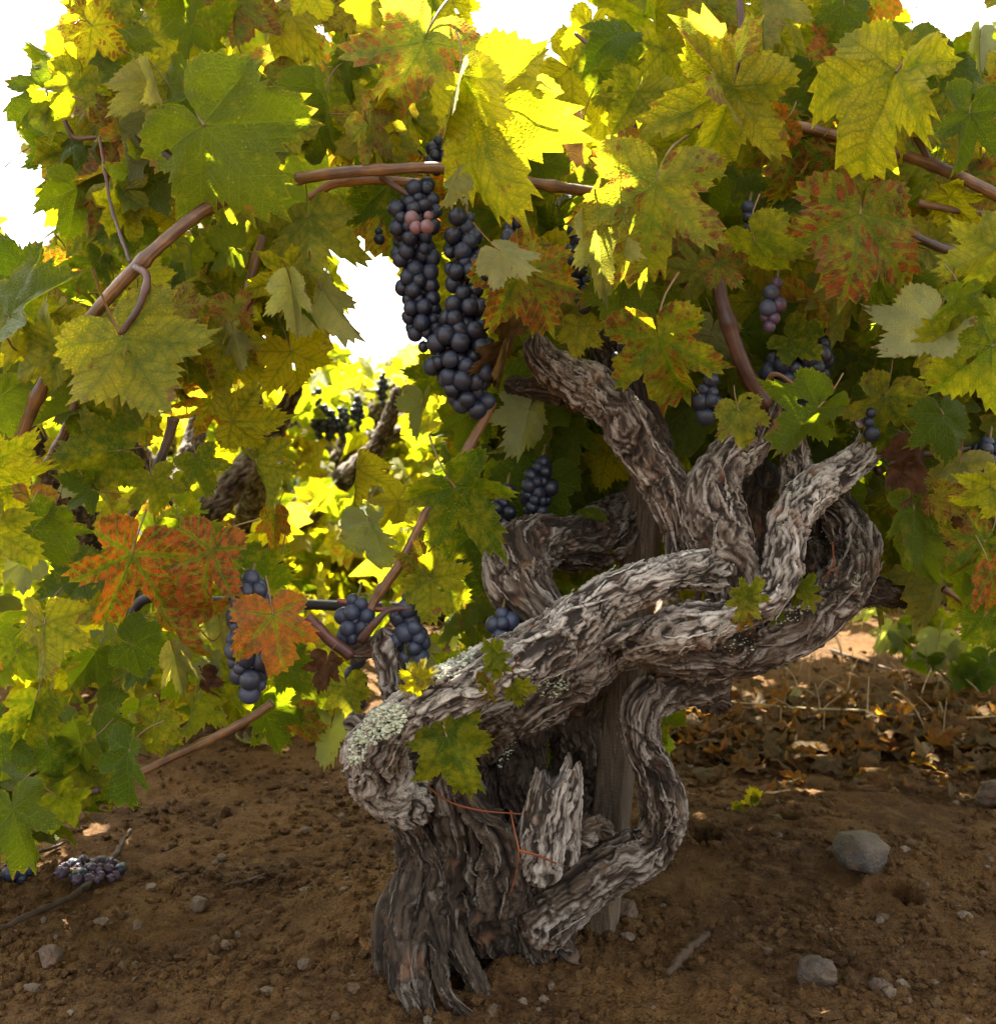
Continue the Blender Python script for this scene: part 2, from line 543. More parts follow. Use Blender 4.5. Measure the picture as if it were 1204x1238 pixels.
def build_ground():
    xs = np.concatenate([-np.geomspace(80, 0.96, 40), np.arange(-0.95, 0.95, 0.0034), np.geomspace(0.96, 80, 40)])
    ys = np.concatenate([np.linspace(-30, 0.70, 24)[:-1], np.arange(0.70, 1.75, 0.0034), np.geomspace(1.7535, 3.2, 130)[:-1], np.geomspace(3.2, 160, 60)])
    X, Y = np.meshgrid(xs, ys)
    x, y = X.ravel(), Y.ravel()
    z = gheight(x, y)
    nx, ny = len(xs), len(ys)
    i = np.arange(nx * ny).reshape(ny, nx)
    q = np.stack([i[:-1, :-1], i[:-1, 1:], i[1:, 1:], i[1:, :-1]], -1).reshape(-1, 4)
    me = mesh_np('ground', np.stack([x, y, z], 1), [q])
    tag(link('ground', me, None, [M_SOIL]), kind='structure')


build_ground()

# unit rock / crumb shapes
import bmesh


def ico_np(sub):
    bm = bmesh.new()
    bmesh.ops.create_icosphere(bm, subdivisions=sub, radius=1)
    v = np.array([x.co[:] for x in bm.verts])
    f = np.array([[w.index for w in p.verts] for p in bm.faces])
    bm.free()
    return v, f


ICO1, ICO2, ICO3, ICO4 = ico_np(1), ico_np(2), ico_np(3), ico_np(4)


def rock_np(base, seed, ang=0.35, flat=0.7):
    v, f = base
    n = v / np.linalg.norm(v, axis=1)[:, None]
    r = 1 + ang * vnoise(n * 1.4 + seed * 7.1, seed) + 0.10 * vnoise(n * 4 + seed, seed + 3)
    rs = np.random.default_rng(seed)
    p = n * r[:, None]
    for k in range(7):          # chipped facets
        d = rs.normal(size=3)
        d /= np.linalg.norm(d)
        h = p @ d
        lim = rs.uniform(0.62, 0.9)
        p = p - np.outer(np.maximum(0, h - lim) * 0.85, d)
    p[:, 2] *= flat
    return p, f


def crumbs(name, n, y0, y1, r0, r1, seed, label, mat):
    rs = np.random.default_rng(seed)
    protos = [rock_np(ICO1, 50 + k, 0.35, 0.8) for k in range(8)]
    parts = []
    y = 1 / rs.uniform(1 / y1, 1 / y0, n)
    x = rs.uniform(-0.42, 0.42, n) * y * 1.05
    clump = vnoise(np.stack([x, y, 0 * x], 1) / 0.09, seed)
    keep = clump > rs.uniform(-0.9, 0.5, n)
    x, y = x[keep], y[keep]
    z = gheight(x, y)
    r = r0 * (r1 / r0) ** (rs.uniform(0, 1, len(x)) ** 2.1)
    for k in range(len(x)):
        v, f = protos[k % 8]
        a = rs.uniform(0, 6.28)
        c, s = math.cos(a), math.sin(a)
        p = v * r[k] * rs.uniform(0.7, 1.25, 3)
        p = np.stack([p[:, 0] * c - p[:, 1] * s + x[k], p[:, 0] * s + p[:, 1] * c + y[k], p[:, 2] + z[k] + r[k] * 0.25], 1)
        parts.append((p, f))
    V, Fc = join_np(parts)
    tag(link(name, mesh_np(name, V, [Fc], smooth=False), None, [mat]), label, 'gravel', kind='stuff')


crumbs('soil_crumbs', 26000, 0.86, 2.3, 0.0008, 0.0072, 5, 'brown crumbs of dry soil strewn over the bare ground', M_CLOD)


# ------------------------------------------------------------------ tubes
def catmull(P, n):
    P = np.asarray(P, float)
    t = np.concatenate([[0], np.cumsum(np.linalg.norm(np.diff(P[:, :3], axis=0), axis=1) ** 0.5 + 1e-6)])
    A = np.vstack([2 * P[0] - P[1], P, 2 * P[-1] - P[-2]])
    T = np.concatenate([[t[0] - (t[1] - t[0])], t, [t[-1] + (t[-1] - t[-2])]])
    u = np.linspace(t[0], t[-1], n)
    k = np.clip(np.searchsorted(t, u, 'right') - 1, 0, len(P) - 2)
    p0, p1, p2, p3 = A[k], A[k + 1], A[k + 2], A[k + 3]
    t0, t1, t2, t3 = T[k][:, None], T[k + 1][:, None], T[k + 2][:, None], T[k + 3][:, None]
    u = u[:, None]
    a1 = (t1 - u) / (t1 - t0) * p0 + (u - t0) / (t1 - t0) * p1
    a2 = (t2 - u) / (t2 - t1) * p1 + (u - t1) / (t2 - t1) * p2
    a3 = (t3 - u) / (t3 - t2) * p2 + (u - t2) / (t3 - t2) * p3
    b1 = (t2 - u) / (t2 - t0) * a1 + (u - t0) / (t2 - t0) * a2
    b2 = (t3 - u) / (t3 - t1) * a2 + (u - t1) / (t3 - t1) * a3
    return (t2 - u) / (t2 - t1) * b1 + (u - t1) / (t2 - t1) * b2


def frames(C):
    T = np.gradient(C, axis=0)
    T /= np.linalg.norm(T, axis=1)[:, None] + 1e-12
    n = np.cross(T[0], [0.31, 0.77, 0.55])
    n /= np.linalg.norm(n)
    Ns = [n]
    for k in range(1, len(C)):
        n = n - T[k] * (n @ T[k])
        n /= np.linalg.norm(n) + 1e-12
        Ns.append(n)
    Ns = np.array(Ns)
    return T, Ns, np.cross(T, Ns)


def pxpath(pts):
    """[(px, py, d, rpx)] -> [(x, y, z, r)]"""
    return [np.append(W(a, b, d), r * d / F) for a, b, d, r in pts]


def tube_np(P, n=None, m=8, cap=True):
    P = np.asarray(P, float)
    L = np.linalg.norm(np.diff(P[:, :3], axis=0), axis=1).sum()
    n = n or max(4, int(L / 0.006))
    R = catmull(P, n)
    C, r = R[:, :3], np.maximum(R[:, 3], 1e-4)
    T, N, B = frames(C)
    a = np.linspace(0, 2 * math.pi, m, endpoint=False)
    V = C[:, None] + r[:, None, None] * (np.cos(a)[None, :, None] * N[:, None] + np.sin(a)[None, :, None] * B[:, None])
    V = V.reshape(-1, 3)
    i = np.arange(n * m).reshape(n, m)
    j = np.roll(i, -1, 1)
    f = np.stack([i[:-1], j[:-1], j[1:], i[1:]], -1).reshape(-1, 4)
    if cap:
        V = np.vstack([V, C[0], C[-1]])
        c0 = np.stack([np.full(m, n * m), np.roll(i[0], -1), i[0], i[0]], -1)
        c1 = np.stack([np.full(m, n * m + 1), i[-1], np.roll(i[-1], -1), np.roll(i[-1], -1)], -1)
        # keep quads: split the cap triangle corner
        f = np.vstack([f])
        return V, f, np.vstack([c0[:, :3], c1[:, :3]])
    return V, f, np.zeros((0, 3), int)


def tubes_mesh(name, paths, m=8, n=None):
    Vs, Q, Tt, o = [], [], [], 0
    for P in paths:
        v, f, t = tube_np(P, n, m)
        Vs.append(v)
        Q.append(f + o)
        Tt.append(t + o)
        o += len(v)
    return mesh_np(name, np.concatenate(Vs), [np.concatenate(Q), np.concatenate(Tt)])


def bark_tube(P, seed, twist=6.0, rough=1.0, res=0.0012, girth=0.77, grain=1.2, jag=None, lump=0.13, furrow=0.55, strips=0.55, knots=()):
    """old-vine limb with shaggy displaced bark; returns V, F, barkco, relief"""
    P = np.asarray(P, float)
    L = np.linalg.norm(np.diff(P[:, :3], axis=0), axis=1).sum()
    n = int(L / res)
    R = catmull(P, max(n, 8))
    C, r = R[:, :3].copy(), R[:, 3].copy() * girth
    s = np.concatenate([[0], np.cumsum(np.linalg.norm(np.diff(C, axis=0), axis=1))])
    # gentle wander
    wv = np.stack([vnoise(np.stack([s / 0.05, s * 0 + k * 9.1, s * 0 + seed], 1), seed + k) for k in range(3)], 1)
    C = C + wv * (r * 0.14)[:, None]
    r = r * (1 + 0.09 * vnoise(np.stack([s / 0.028, s * 0, s * 0 + seed * 3.3], 1), seed))
    rm = float(np.median(r))
    # rounded ends
    end = np.minimum(s, s[-1] - s)
    if jag is None:
        k = np.clip(end / (rm * 0.8), 0, 1)
        r = r * np.sqrt(np.clip(1 - (1 - k) ** 2, 0.02, 1))
    else:
        k = np.clip(s / (rm * 0.8), 0, 1)
        r = r * np.sqrt(np.clip(1 - (1 - k) ** 2, 0.02, 1))
    T, N, B = frames(C)
    m = max(40, int(2 * math.pi * rm / res))
    a = np.linspace(0, 2 * math.pi, m, endpoint=False)
    nn = len(C)
    A = np.tile(a, nn)
    SS = np.repeat(s, m)
    RR = np.repeat(r, m)
    dirs = (np.cos(a)[None, :, None] * N[:, None] + np.sin(a)[None, :, None] * B[:, None]).reshape(-1, 3)
    ph = A + twist * SS
    c = np.stack([rm * np.cos(ph), rm * np.sin(ph), SS], 1) + seed * 1.37
    c2 = c + 0.0075 * np.stack([vnoise(c / 0.028, seed + 40 + k) for k in range(3)], 1) \
        + 0.0025 * np.stack([vnoise(c / 0.008, seed + 50 + k) for k in range(3)], 1)
    st = np.array([0.0034, 0.0034, 0.019 * grain])
    h1 = 1 - 2 * np.abs(vnoise(c2 / st, seed + 1)) ** 0.75
    h2 = 1 - 2 * np.abs(vnoise(c2 / (st * np.array([.45, .45, .8])), seed + 2))
    f1, f2, cid = worley(c2 / np.array([0.0058, 0.0058, 0.024 * grain]), seed)
    crack = sstep(0.02, 0.20, f2 - f1)
    plate = (0.35 + 0.65 * cid) * crack
    fur = (1 - np.abs(vnoise(c2 / np.array([.016, .016, .075]), seed + 5))) ** 7
    lumps = vnoise(c / 0.030, seed + 7) * 0.65 + vnoise(c / 0.013, seed + 8) * 0.35
    h = rough * (0.0014 * h1 + 0.0010 * h2 + 0.0027 * (plate - 0.55) - 0.0055 * furrow * fur) + lump * RR * lumps
    for ks, ka, kr, kh in knots:         # (fraction along, angle, radius, height)
        dd = np.hypot(SS - ks * s[-1], rm * ((A - ka + math.pi) % (2 * math.pi) - math.pi))
        h = h + kh * np.exp(-(dd / kr) ** 2) * (1 - 0.75 * np.exp(-(dd / (kr * 0.4)) ** 2)) + 0.0008 * np.sin(dd / kr * 9) * np.exp(-(dd / kr / 1.4) ** 2)
    h = h * np.repeat(np.clip(end / (rm * 0.5), 0.15, 1), m) if jag is None else h
    V = np.repeat(C, m, 0) + dirs * (RR + h)[:, None]
    if jag is not None:
        spl = vnoise(np.stack([rm * np.cos(A) / 0.008, rm * np.sin(A) / 0.008, A * 0 + seed], 1), seed + 77)
        V = V + np.repeat(T, m, 0) * (spl * jag * sstep(0.55, 1.0, SS / s[-1]))[:, None]
    relief = np.clip(0.40 + 0.24 * h1 + 0.16 * h2 + 0.55 * (plate - 0.55) + 0.10 * lumps - 0.45 * furrow * fur, 0, 1)
    i = np.arange(nn * m).reshape(nn, m)
    j = np.roll(i, -1, 1)
    f = np.stack([i[:-1], j[:-1], j[1:], i[1:]], -1).reshape(-1, 4)
    if strips:                          # thin shreds of bark peeling off
        rs = np.random.default_rng(seed + 900)
        ns = int(strips * L * 2 * math.pi * rm / 0.00040)
        SV, SF, SC, o_ = [], [], [], len(V)
        K = 12
        for _ in range(ns):
            ln = int(rs.uniform(.012, .040) / res)
            if nn < ln + 12:
                continue
            i0, j0 = rs.integers(5, nn - ln - 5), rs.integers(0, m)
            tt = np.linspace(0, 1, K)
            ii = (i0 + tt * ln).astype(int)
            if rs.random() < .5:
                ii = ii[::-1]
            jj = (j0 + np.round(tt * rs.normal(0, 4) + rs.normal(0, 2) * np.sin(tt * 3))).astype(int) % m
            ix = ii * m + jj
            dn = dirs[ix]
            sd = np.cross(T[ii], dn)
            sd /= np.linalg.norm(sd, axis=1)[:, None] + 1e-9
            w = rs.uniform(.0007, .0022) * np.sin(np.pi * (.1 + .86 * tt))[:, None]
            cc = C[ii] + dn * (((V[ix] - C[ii]) * dn).sum(1) * .5 + .5 * (RR[ix] + h[ix].mean()))[:, None]
            cc = cc + dn * (rs.uniform(.0006, .0032) * tt ** 2 + .0004)[:, None]
            SV += [np.stack([cc + sd * w, cc + dn * .0004, cc - sd * w, cc - dn * .0005], 1).reshape(-1, 3)]
            g = np.arange(K * 4).reshape(K, 4)
            g2 = np.roll(g, -1, 1)
            SF += [np.stack([g[:-1], g2[:-1], g2[1:], g[1:]], -1).reshape(-1, 4) + o_]
            SC += [np.repeat(c2[ix], 4, 0) + rs.normal(0, .01, 3)]
            o_ += K * 4
        if SV:
            SV = np.concatenate(SV)
            V, f, c2 = np.vstack([V, SV]), np.vstack([f, np.concatenate(SF)]), np.vstack([c2, np.concatenate(SC)])
            relief = np.concatenate([relief, np.full(len(SV), .72)])
    if jag is not None:                 # broken top closes with a sunken splintered face
        ring = i[-1]
        base = len(V)
        cen = C[-1] + T[-1] * (-jag * 0.6)
        inner = cen + (V[ring] - C[-1]) * 0.45 - T[-1] * np.abs(vnoise(V[ring] / 0.004, seed))[:, None] * jag
        inner2 = np.repeat(cen[None] - T[-1] * jag, m, 0) + (V[ring] - C[-1]) * 0.03
        V = np.vstack([V, inner, inner2])
        ia = base + np.arange(m)
        ib = ia + m
        f = np.vstack([f, np.stack([ring, np.roll(ring, -1), np.roll(ia, -1), ia], -1), np.stack([ia, np.roll(ia, -1), np.roll(ib, -1), ib], -1)])
        c2 = np.vstack([c2, c2[ring], c2[ring]])
        relief = np.concatenate([relief, np.full(2 * m, 0.4)])
    return V, f, c2, relief


def bark_object(name, tubes, parent, color):
    Vs, Fs, Cs, Rs, o = [], [], [], [], 0
    for V, f, c2, rel in tubes:
        Vs.append(V)
        Fs.append(f + o)
        Cs.append(c2)
        Rs.append(rel)
        o += len(V)
    me = mesh_np(name, np.concatenate(Vs), [np.concatenate(Fs)])
    vattr(me, 'barkco', np.concatenate(Cs), 'FLOAT_VECTOR')
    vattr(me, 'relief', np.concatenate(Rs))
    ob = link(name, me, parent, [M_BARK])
    ob.color = (*color, 1)
    return ob, np.concatenate(Vs)


# ------------------------------------------------------------------ the old vine
VINE = empty('grape_vine', (0, 0, 0), 'gnarled old grape vine with twisted silver grey arms in the centre', 'grape vine')


def arm(name, pts, seed, color, **kw):
    return bark_object(name, [bark_tube(pxpath(pts), seed, **kw)], VINE, color)


# stump: several fused limbs in one mesh
trunk_tubes = [
    bark_tube(pxpath([(560, 1160, 1.01, 74), (548, 1110, 1.01, 74), (530, 1040, 1.0, 58), (505, 970, 0.985, 48), (480, 925, 0.95, 44)]), 1, 3.0, 1.3, girth=0.84, grain=2.4, furrow=1.7, lump=0.2),
    bark_tube(pxpath([(600, 1152, 0.985, 60), (592, 1100, 0.98, 62), (575, 1030, 0.965, 46), (555, 960, 0.955, 36), (545, 915, 0.96, 28)]), 2, -4.0, 1.3, girth=0.84, grain=2.4, furrow=1.7, lump=0.24, knots=((.75, 1.0, .012, .008),)),
    bark_tube(pxpath([(645, 1150, 1.01, 56), (648, 1110, 1.0, 58), (640, 1050, 1.0, 46), (628, 1000, 1.01, 30)]), 3, 3.0, 1.3, girth=0.84, grain=2.4, furrow=1.7, lump=0.22),
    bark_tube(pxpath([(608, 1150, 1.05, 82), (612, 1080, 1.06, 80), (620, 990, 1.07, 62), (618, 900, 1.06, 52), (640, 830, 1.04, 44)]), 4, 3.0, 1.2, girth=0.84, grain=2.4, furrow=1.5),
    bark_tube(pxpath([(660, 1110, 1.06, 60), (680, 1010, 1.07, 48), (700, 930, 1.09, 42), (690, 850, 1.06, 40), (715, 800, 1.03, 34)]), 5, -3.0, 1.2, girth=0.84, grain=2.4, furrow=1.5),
    bark_tube(pxpath([(600, 1100, 0.95, 42), (612, 1050, 0.935, 34), (600, 1010, 0.93, 27), (575, 965, 0.935, 25), (553, 935, 0.945, 22)]), 6, 8.0, 1.2, girth=0.84, grain=2.4, furrow=1.7, lump=0.3, knots=((.45, 0.4, .010, .007), (.6, 3.0, .011, .006), (.45, 4.6, .011, .008))),
]
trunk_o, _ = bark_object('trunk', trunk_tubes[:3] + trunk_tubes[5:], VINE, (0.24, 0.60, 0.25))
bark_object('trunk', trunk_tubes[3:5], VINE, (0.12, 0.80, 0.2))  # back limbs darker: occlusion shade and wet bark put into the colour

roots = [
    [(525, 1010, 1.0, 30), (502, 1080, 0.975, 44), (495, 1140, 0.955, 40), (500, 1200, 0.935, 34), (520, 1275, 0.90, 24)],
    [(540, 1030, 0.99, 26), (524, 1100, 0.965, 26), (535, 1150, 0.94, 19), (540, 1195, 0.925, 14), (572, 1236, 0.92, 11)],
    [(565, 1040, 0.985, 26), (550, 1110, 0.96, 26), (556, 1152, 0.945, 19), (578, 1190, 0.945, 15), (592, 1228, 0.95, 9)],
    [(640, 1100, 0.98, 36), (664, 1135, 0.99, 28), (690, 1165, 1.0, 13)],
    [(505, 1060, 1.0, 34), (478, 1110, 0.985, 30), (468, 1160, 0.975, 24), (470, 1215, 0.955, 16)],
]
for k, r_ in enumerate(roots):
    bark_object('root', [bark_tube(pxpath(r_), 20 + k, 2.0, 0.8, grain=4, furrow=1.6)], VINE, (0.20, 0.66, 0.05))

SIL = (0.92, 0.0, 0.35)
MID = (0.46, 0.24, 0.25)  # darker tone: shade on upper arms and loop put into the colour
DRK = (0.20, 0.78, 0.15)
ARM_PTS = {}
arms = [
    # front arm, from the pale knuckle at left up to the crossing
    ([(505, 968, 0.965, 42), (470, 940, 0.93, 47), (452, 912, 0.90, 48), (474, 884, 0.875, 42), (515, 856, 0.865, 37), (575, 822, 0.87, 40), (640, 790, 0.875, 46), (705, 752, 0.88, 45), (742, 724, 0.882, 40), (782, 703, 0.885, 35), (825, 691, 0.895, 30), (864, 688, 0.905, 36), (884, 664, 0.915, 38), (878, 632, 0.925, 36)], 31, SIL, dict(twist=9, grain=1.4, knots=((.06, 2.0, .02, .006),))),
    # lower arm behind it
    ([(575, 905, 1.0, 40), (600, 858, 0.96, 46), (650, 838, 0.945, 46), (700, 812, 0.945, 42), (745, 780, 0.95, 34), (800, 770, 0.95, 34)], 32, MID, dict(twist=7)),
    # upright arm
    ([(896, 742, 0.93, 30), (884, 696, 0.915, 42), (869, 650, 0.918, 54), (862, 600, 0.925, 50), (878, 562, 0.935, 36), (915, 535, 0.945, 27), (935, 505, 0.945, 21), (942, 480, 0.945, 17)], 33, (0.50, 0.20, 0.2), dict(twist=6)),  # upper arm's shade put into this darker colour
    # arm curling up to the left
    ([(830, 690, 0.93, 24), (822, 650, 0.925, 30), (805, 590, 0.93, 37), (778, 545, 0.94, 37), (752, 502, 0.945, 38), (722, 472, 0.955, 35), (682, 452, 0.96, 30), (655, 432, 0.965, 24), (645, 405, 0.97, 18)], 34, MID, dict(twist=-7)),
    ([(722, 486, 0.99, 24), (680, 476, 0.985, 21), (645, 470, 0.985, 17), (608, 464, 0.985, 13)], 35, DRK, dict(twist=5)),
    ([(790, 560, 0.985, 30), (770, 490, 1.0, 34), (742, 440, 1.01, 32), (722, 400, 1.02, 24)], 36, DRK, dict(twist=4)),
    # loop at the left, passing behind the stake
    ([(880, 590, 1.17, 30), (800, 612, 1.145, 34), (745, 638, 1.08, 44), (700, 656, 1.02, 44), (650, 656, 0.985, 43), (628, 674, 0.955, 49), (632, 706, 0.94, 50), (652, 738, 0.93, 47), (690, 775, 0.93, 38)], 37, (0.48, 0.28, 0.2), dict(twist=8)),  # loop's shade put into this darker colour
    # low right arm that sweeps up
    ([(765, 780, 0.94, 26), (810, 793, 0.945, 31), (862, 796, 0.945, 36), (925, 780, 0.945, 40), (985, 745, 0.95, 42), (1025, 708, 0.955, 38), (1040, 665, 0.97, 33), (1022, 632, 0.985, 32), (995, 600, 1.0, 28)], 38, (0.48, 0.18, 0.5), dict(twist=7)),
    # middle right arm with the bare knuckle
    ([(755, 785, 0.925, 24), (795, 770, 0.905, 30), (838, 752, 0.89, 34), (890, 744, 0.89, 29), (930, 724, 0.89, 29), (948, 672, 0.90, 30), (958, 620, 0.915, 32), (985, 590, 0.93, 30), (1020, 568, 0.945, 24), (1046, 545, 0.955, 19), (1052, 518, 0.96, 17), (1040, 490, 0.965, 14)], 39, SIL, dict(twist=9, knots=((.24, 2.0, .012, .006), (.46, 1.9, .012, .006)))),
    ([(962, 610, 0.945, 26), (965, 570, 0.95, 22), (962, 535, 0.955, 18), (955, 495, 0.96, 14)], 40, MID, dict(twist=5)),
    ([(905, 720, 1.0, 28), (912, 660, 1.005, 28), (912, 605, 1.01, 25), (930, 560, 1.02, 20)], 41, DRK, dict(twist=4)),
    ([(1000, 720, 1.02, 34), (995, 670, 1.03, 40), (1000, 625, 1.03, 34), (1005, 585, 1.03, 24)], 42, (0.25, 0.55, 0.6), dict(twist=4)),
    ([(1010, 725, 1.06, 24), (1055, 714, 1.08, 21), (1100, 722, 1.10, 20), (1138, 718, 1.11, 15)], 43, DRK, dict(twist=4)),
    # S-shaped limb at the right of the stump
    ([(625, 1135, 0.985, 52), (680, 1085, 0.985, 46), (740, 1048, 0.985, 40), (785, 1025, 0.985, 36), (802, 985, 0.98, 33), (797, 940, 0.97, 33), (776, 900, 0.965, 34), (772, 865, 0.965, 32), (800, 835, 0.975, 34), (845, 822, 0.985, 36), (885, 815, 0.99, 34)], 44, (0.50, 0.22, 0.1), dict(twist=5, rough=1.1, grain=3.0, lump=.09)),
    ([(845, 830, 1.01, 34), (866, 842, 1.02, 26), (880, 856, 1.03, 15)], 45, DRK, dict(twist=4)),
    # stubs left of the knuckle
    ([(488, 880, 0.91, 28), (482, 845, 0.915, 26), (475, 805, 0.925, 23), (466, 772, 0.935, 21), (462, 758, 0.935, 15)], 46, (0.55, 0.15, 0.2), dict(twist=5, knots=((.3, 4.4, .008, .004),))),
    ([(468, 782, 0.935, 16), (445, 785, 0.935, 15), (422, 792, 0.935, 11)], 47, (0.45, 0.3, 0.1), dict(twist=5)),
    ([(465, 888, 0.91, 22), (436, 876, 0.90, 16), (414, 874, 0.895, 11)], 48, (0.6, 0.12, 0.6), dict(twist=5)),
]
for pts, seed, colr, kw in arms:
    _, V_ = arm('arm', pts, seed, colr, **kw)
    ARM_PTS[seed] = V_

# broken upright stub and the small grey twig
bark_object('broken_stub', [
    bark_tube(pxpath([(648, 1060, 0.945, 36), (655, 1010, 0.93, 36), (664, 965, 0.925, 33), (670, 938, 0.925, 29)]), 60, 0.5, 0.6, grain=5, strips=0, jag=0.007, lump=.05),
    bark_tube(pxpath([(683, 1040, 0.95, 24), (686, 990, 0.935, 22), (690, 945, 0.93, 17), (693, 922, 0.93, 12)]), 61, 0.5, 0.6, grain=5, strips=0, jag=0.006, lump=.05)],
    VINE, (0.85, 0.0, 0.2))
bark_object('broken_stub', [bark_tube(pxpath([(628, 890, 0.95, 8), (660, 876, 0.935, 7), (688, 862, 0.925, 6)]), 62, 2, 0.4, strips=0, jag=0.004)], VINE, (0.5, 0.3, 0.1))
bark_object('loose_bark', [bark_tube(pxpath([(712, 792, 0.875, 2), (735, 778, 0.868, 5), (765, 760, 0.872, 5), (778, 752, 0.88, 2)]), 63, 2, 0.4, strips=0)], VINE, (0.5, 0.2, 0.1))
bark_object('loose_bark', [bark_tube(pxpath([(690, 1010, 0.955, 20), (720, 1000, 0.975, 18), (745, 1005, 0.98, 12)]), 64, 2, 1.6, strips=0, lump=.4)], VINE, (0.3, 0.5, 0.5))


# lichen crusts on the arms
def lichen(V, cx, cy, rx, ry, n, seed, tilt=0.0, size=0.0032):
    rs = np.random.default_rng(seed)
    px = CX + V[:, 0] / V[:, 1] * F
    py = CY - (V[:, 2] - EYE) / V[:, 1] * F
    c, s = math.cos(tilt), math.sin(tilt)
    u = ((px - cx) * c + (py - cy) * s) / rx
    w = (-(px - cx) * s + (py - cy) * c) / ry
    m = np.where((u * u + w * w < 1) & (V[:, 1] < np.median(V[:, 1]) + 0.01))[0]
    if len(m) < 5:
        return
    m = m[V[m, 1] < np.percentile(V[m, 1], 5) + .022]
    n = int(n * 2.2)
    pick = rs.choice(m, min(n, len(m)), replace=False)
    parts = []
    protos = [rock_np(ICO1, 300 + k, 0.9, 0.6) for k in range(6)]
    for k in pick:
        v, f = protos[k % 6]
        r = size * .8 * rs.uniform(0.25, 1.0) ** 1.5
        v = v * r * rs.uniform(0.6, 1.3, 3)
        parts.append((v + V[k] + rs.normal(0, 0.0006, 3), f))
    a, b = join_np(parts)
    link('lichen', mesh_np('lichen', a, [b], smooth=False), VINE, [M_LICHEN])


lichen(ARM_PTS[31], 462, 875, 34, 20, 210, 1, -0.5)
lichen(ARM_PTS[31], 432, 905, 12, 22, 60, 2, 0.2)
lichen(ARM_PTS[31], 540, 808, 40, 12, 110, 3, -0.6)
lichen(ARM_PTS[32], 665, 828, 20, 16, 60, 4, 0, .0022)
lichen(ARM_PTS[38], 955, 742, 26, 10, 50, 5, -0.3, .0022)
lichen(ARM_PTS[38], 895, 778, 20, 18, 30, 6, 0, .002)
lichen(ARM_PTS[42], 1010, 640, 20, 22, 50, 7, 0, .002)
lichen(trunk_tubes[3][0], 610, 900, 12, 30, 70, 8, 0.3, .0026)

# ------------------------------------------------------------------ stake
def build_stake():
    b0, b1 = W(719, 1165, 1.055), W(800, 430, 1.085)
    ax = (b1 - b0) / np.linalg.norm(b1 - b0)
    ang = math.radians(-24)
    e1 = np.array([math.cos(ang), -math.sin(ang) * -1, 0.0])
    e1 = np.array([math.cos(ang), math.sin(ang), 0])
    e1 -= ax * (e1 @ ax)
    e1 /= np.linalg.norm(e1)
    e2 = np.cross(ax, e1)
    hw, hd = 0.0145, 0.0125
    L = np.linalg.norm(b1 - b0)
    nz, prof = 160, []
    per = []
    for (x0, y0), (x1, y1) in (((-1, -1), (1, -1)), ((1, -1), (1, 1)), ((1, 1), (-1, 1)), ((-1, 1), (-1, -1))):
        for q in np.linspace(0, 1, 9)[:-1]:
            per.append((x0 + (x1 - x0) * q, y0 + (y1 - y0) * q))
    per = np.array(per)
    cr = np.maximum(0, np.abs(per).min(1) - 0.9) * 0.9      # worn corners
    per = per * (1 - cr)[:, None]
    V = []
    for z in np.linspace(-0.05, L, nz):
        V.append(b0 + ax * z + per[:, :1] * hw * e1 + per[:, 1:] * hd * e2)
    V = np.concatenate(V)
    V = V + 0.0007 * np.stack([vnoise(V / np.array([.006, .006, .05]), 90 + k) for k in range(3)], 1)
    m = len(per)
    i = np.arange(nz * m).reshape(nz, m)
    j = np.roll(i, -1, 1)
    f = np.stack([i[:-1], j[:-1], j[1:], i[1:]], -1).reshape(-1, 4)
    V = np.vstack([V, b1 + ax * 0.001])
    t = np.stack([i[-1], np.roll(i[-1], -1), np.full(m, len(V) - 1)], -1)
    me = mesh_np('wooden_stake', V, [f, t], smooth=False)
    o = link('wooden_stake', me, None, [M_WOOD])
    tag(o, 'weathered square wooden stake leaning behind the twisted vine arms', 'stake')


build_stake()

# ------------------------------------------------------------------ leaves
KEY = [(0, 1.0), (13, .90), (24, .72), (31, .62), (38, .70), (50, .86), (58, .84), (68, .70), (78, .57), (84, .54), (94, .60), (106, .66), (120, .62), (136, .54), (152, .46), (166, .36), (174, .24)]


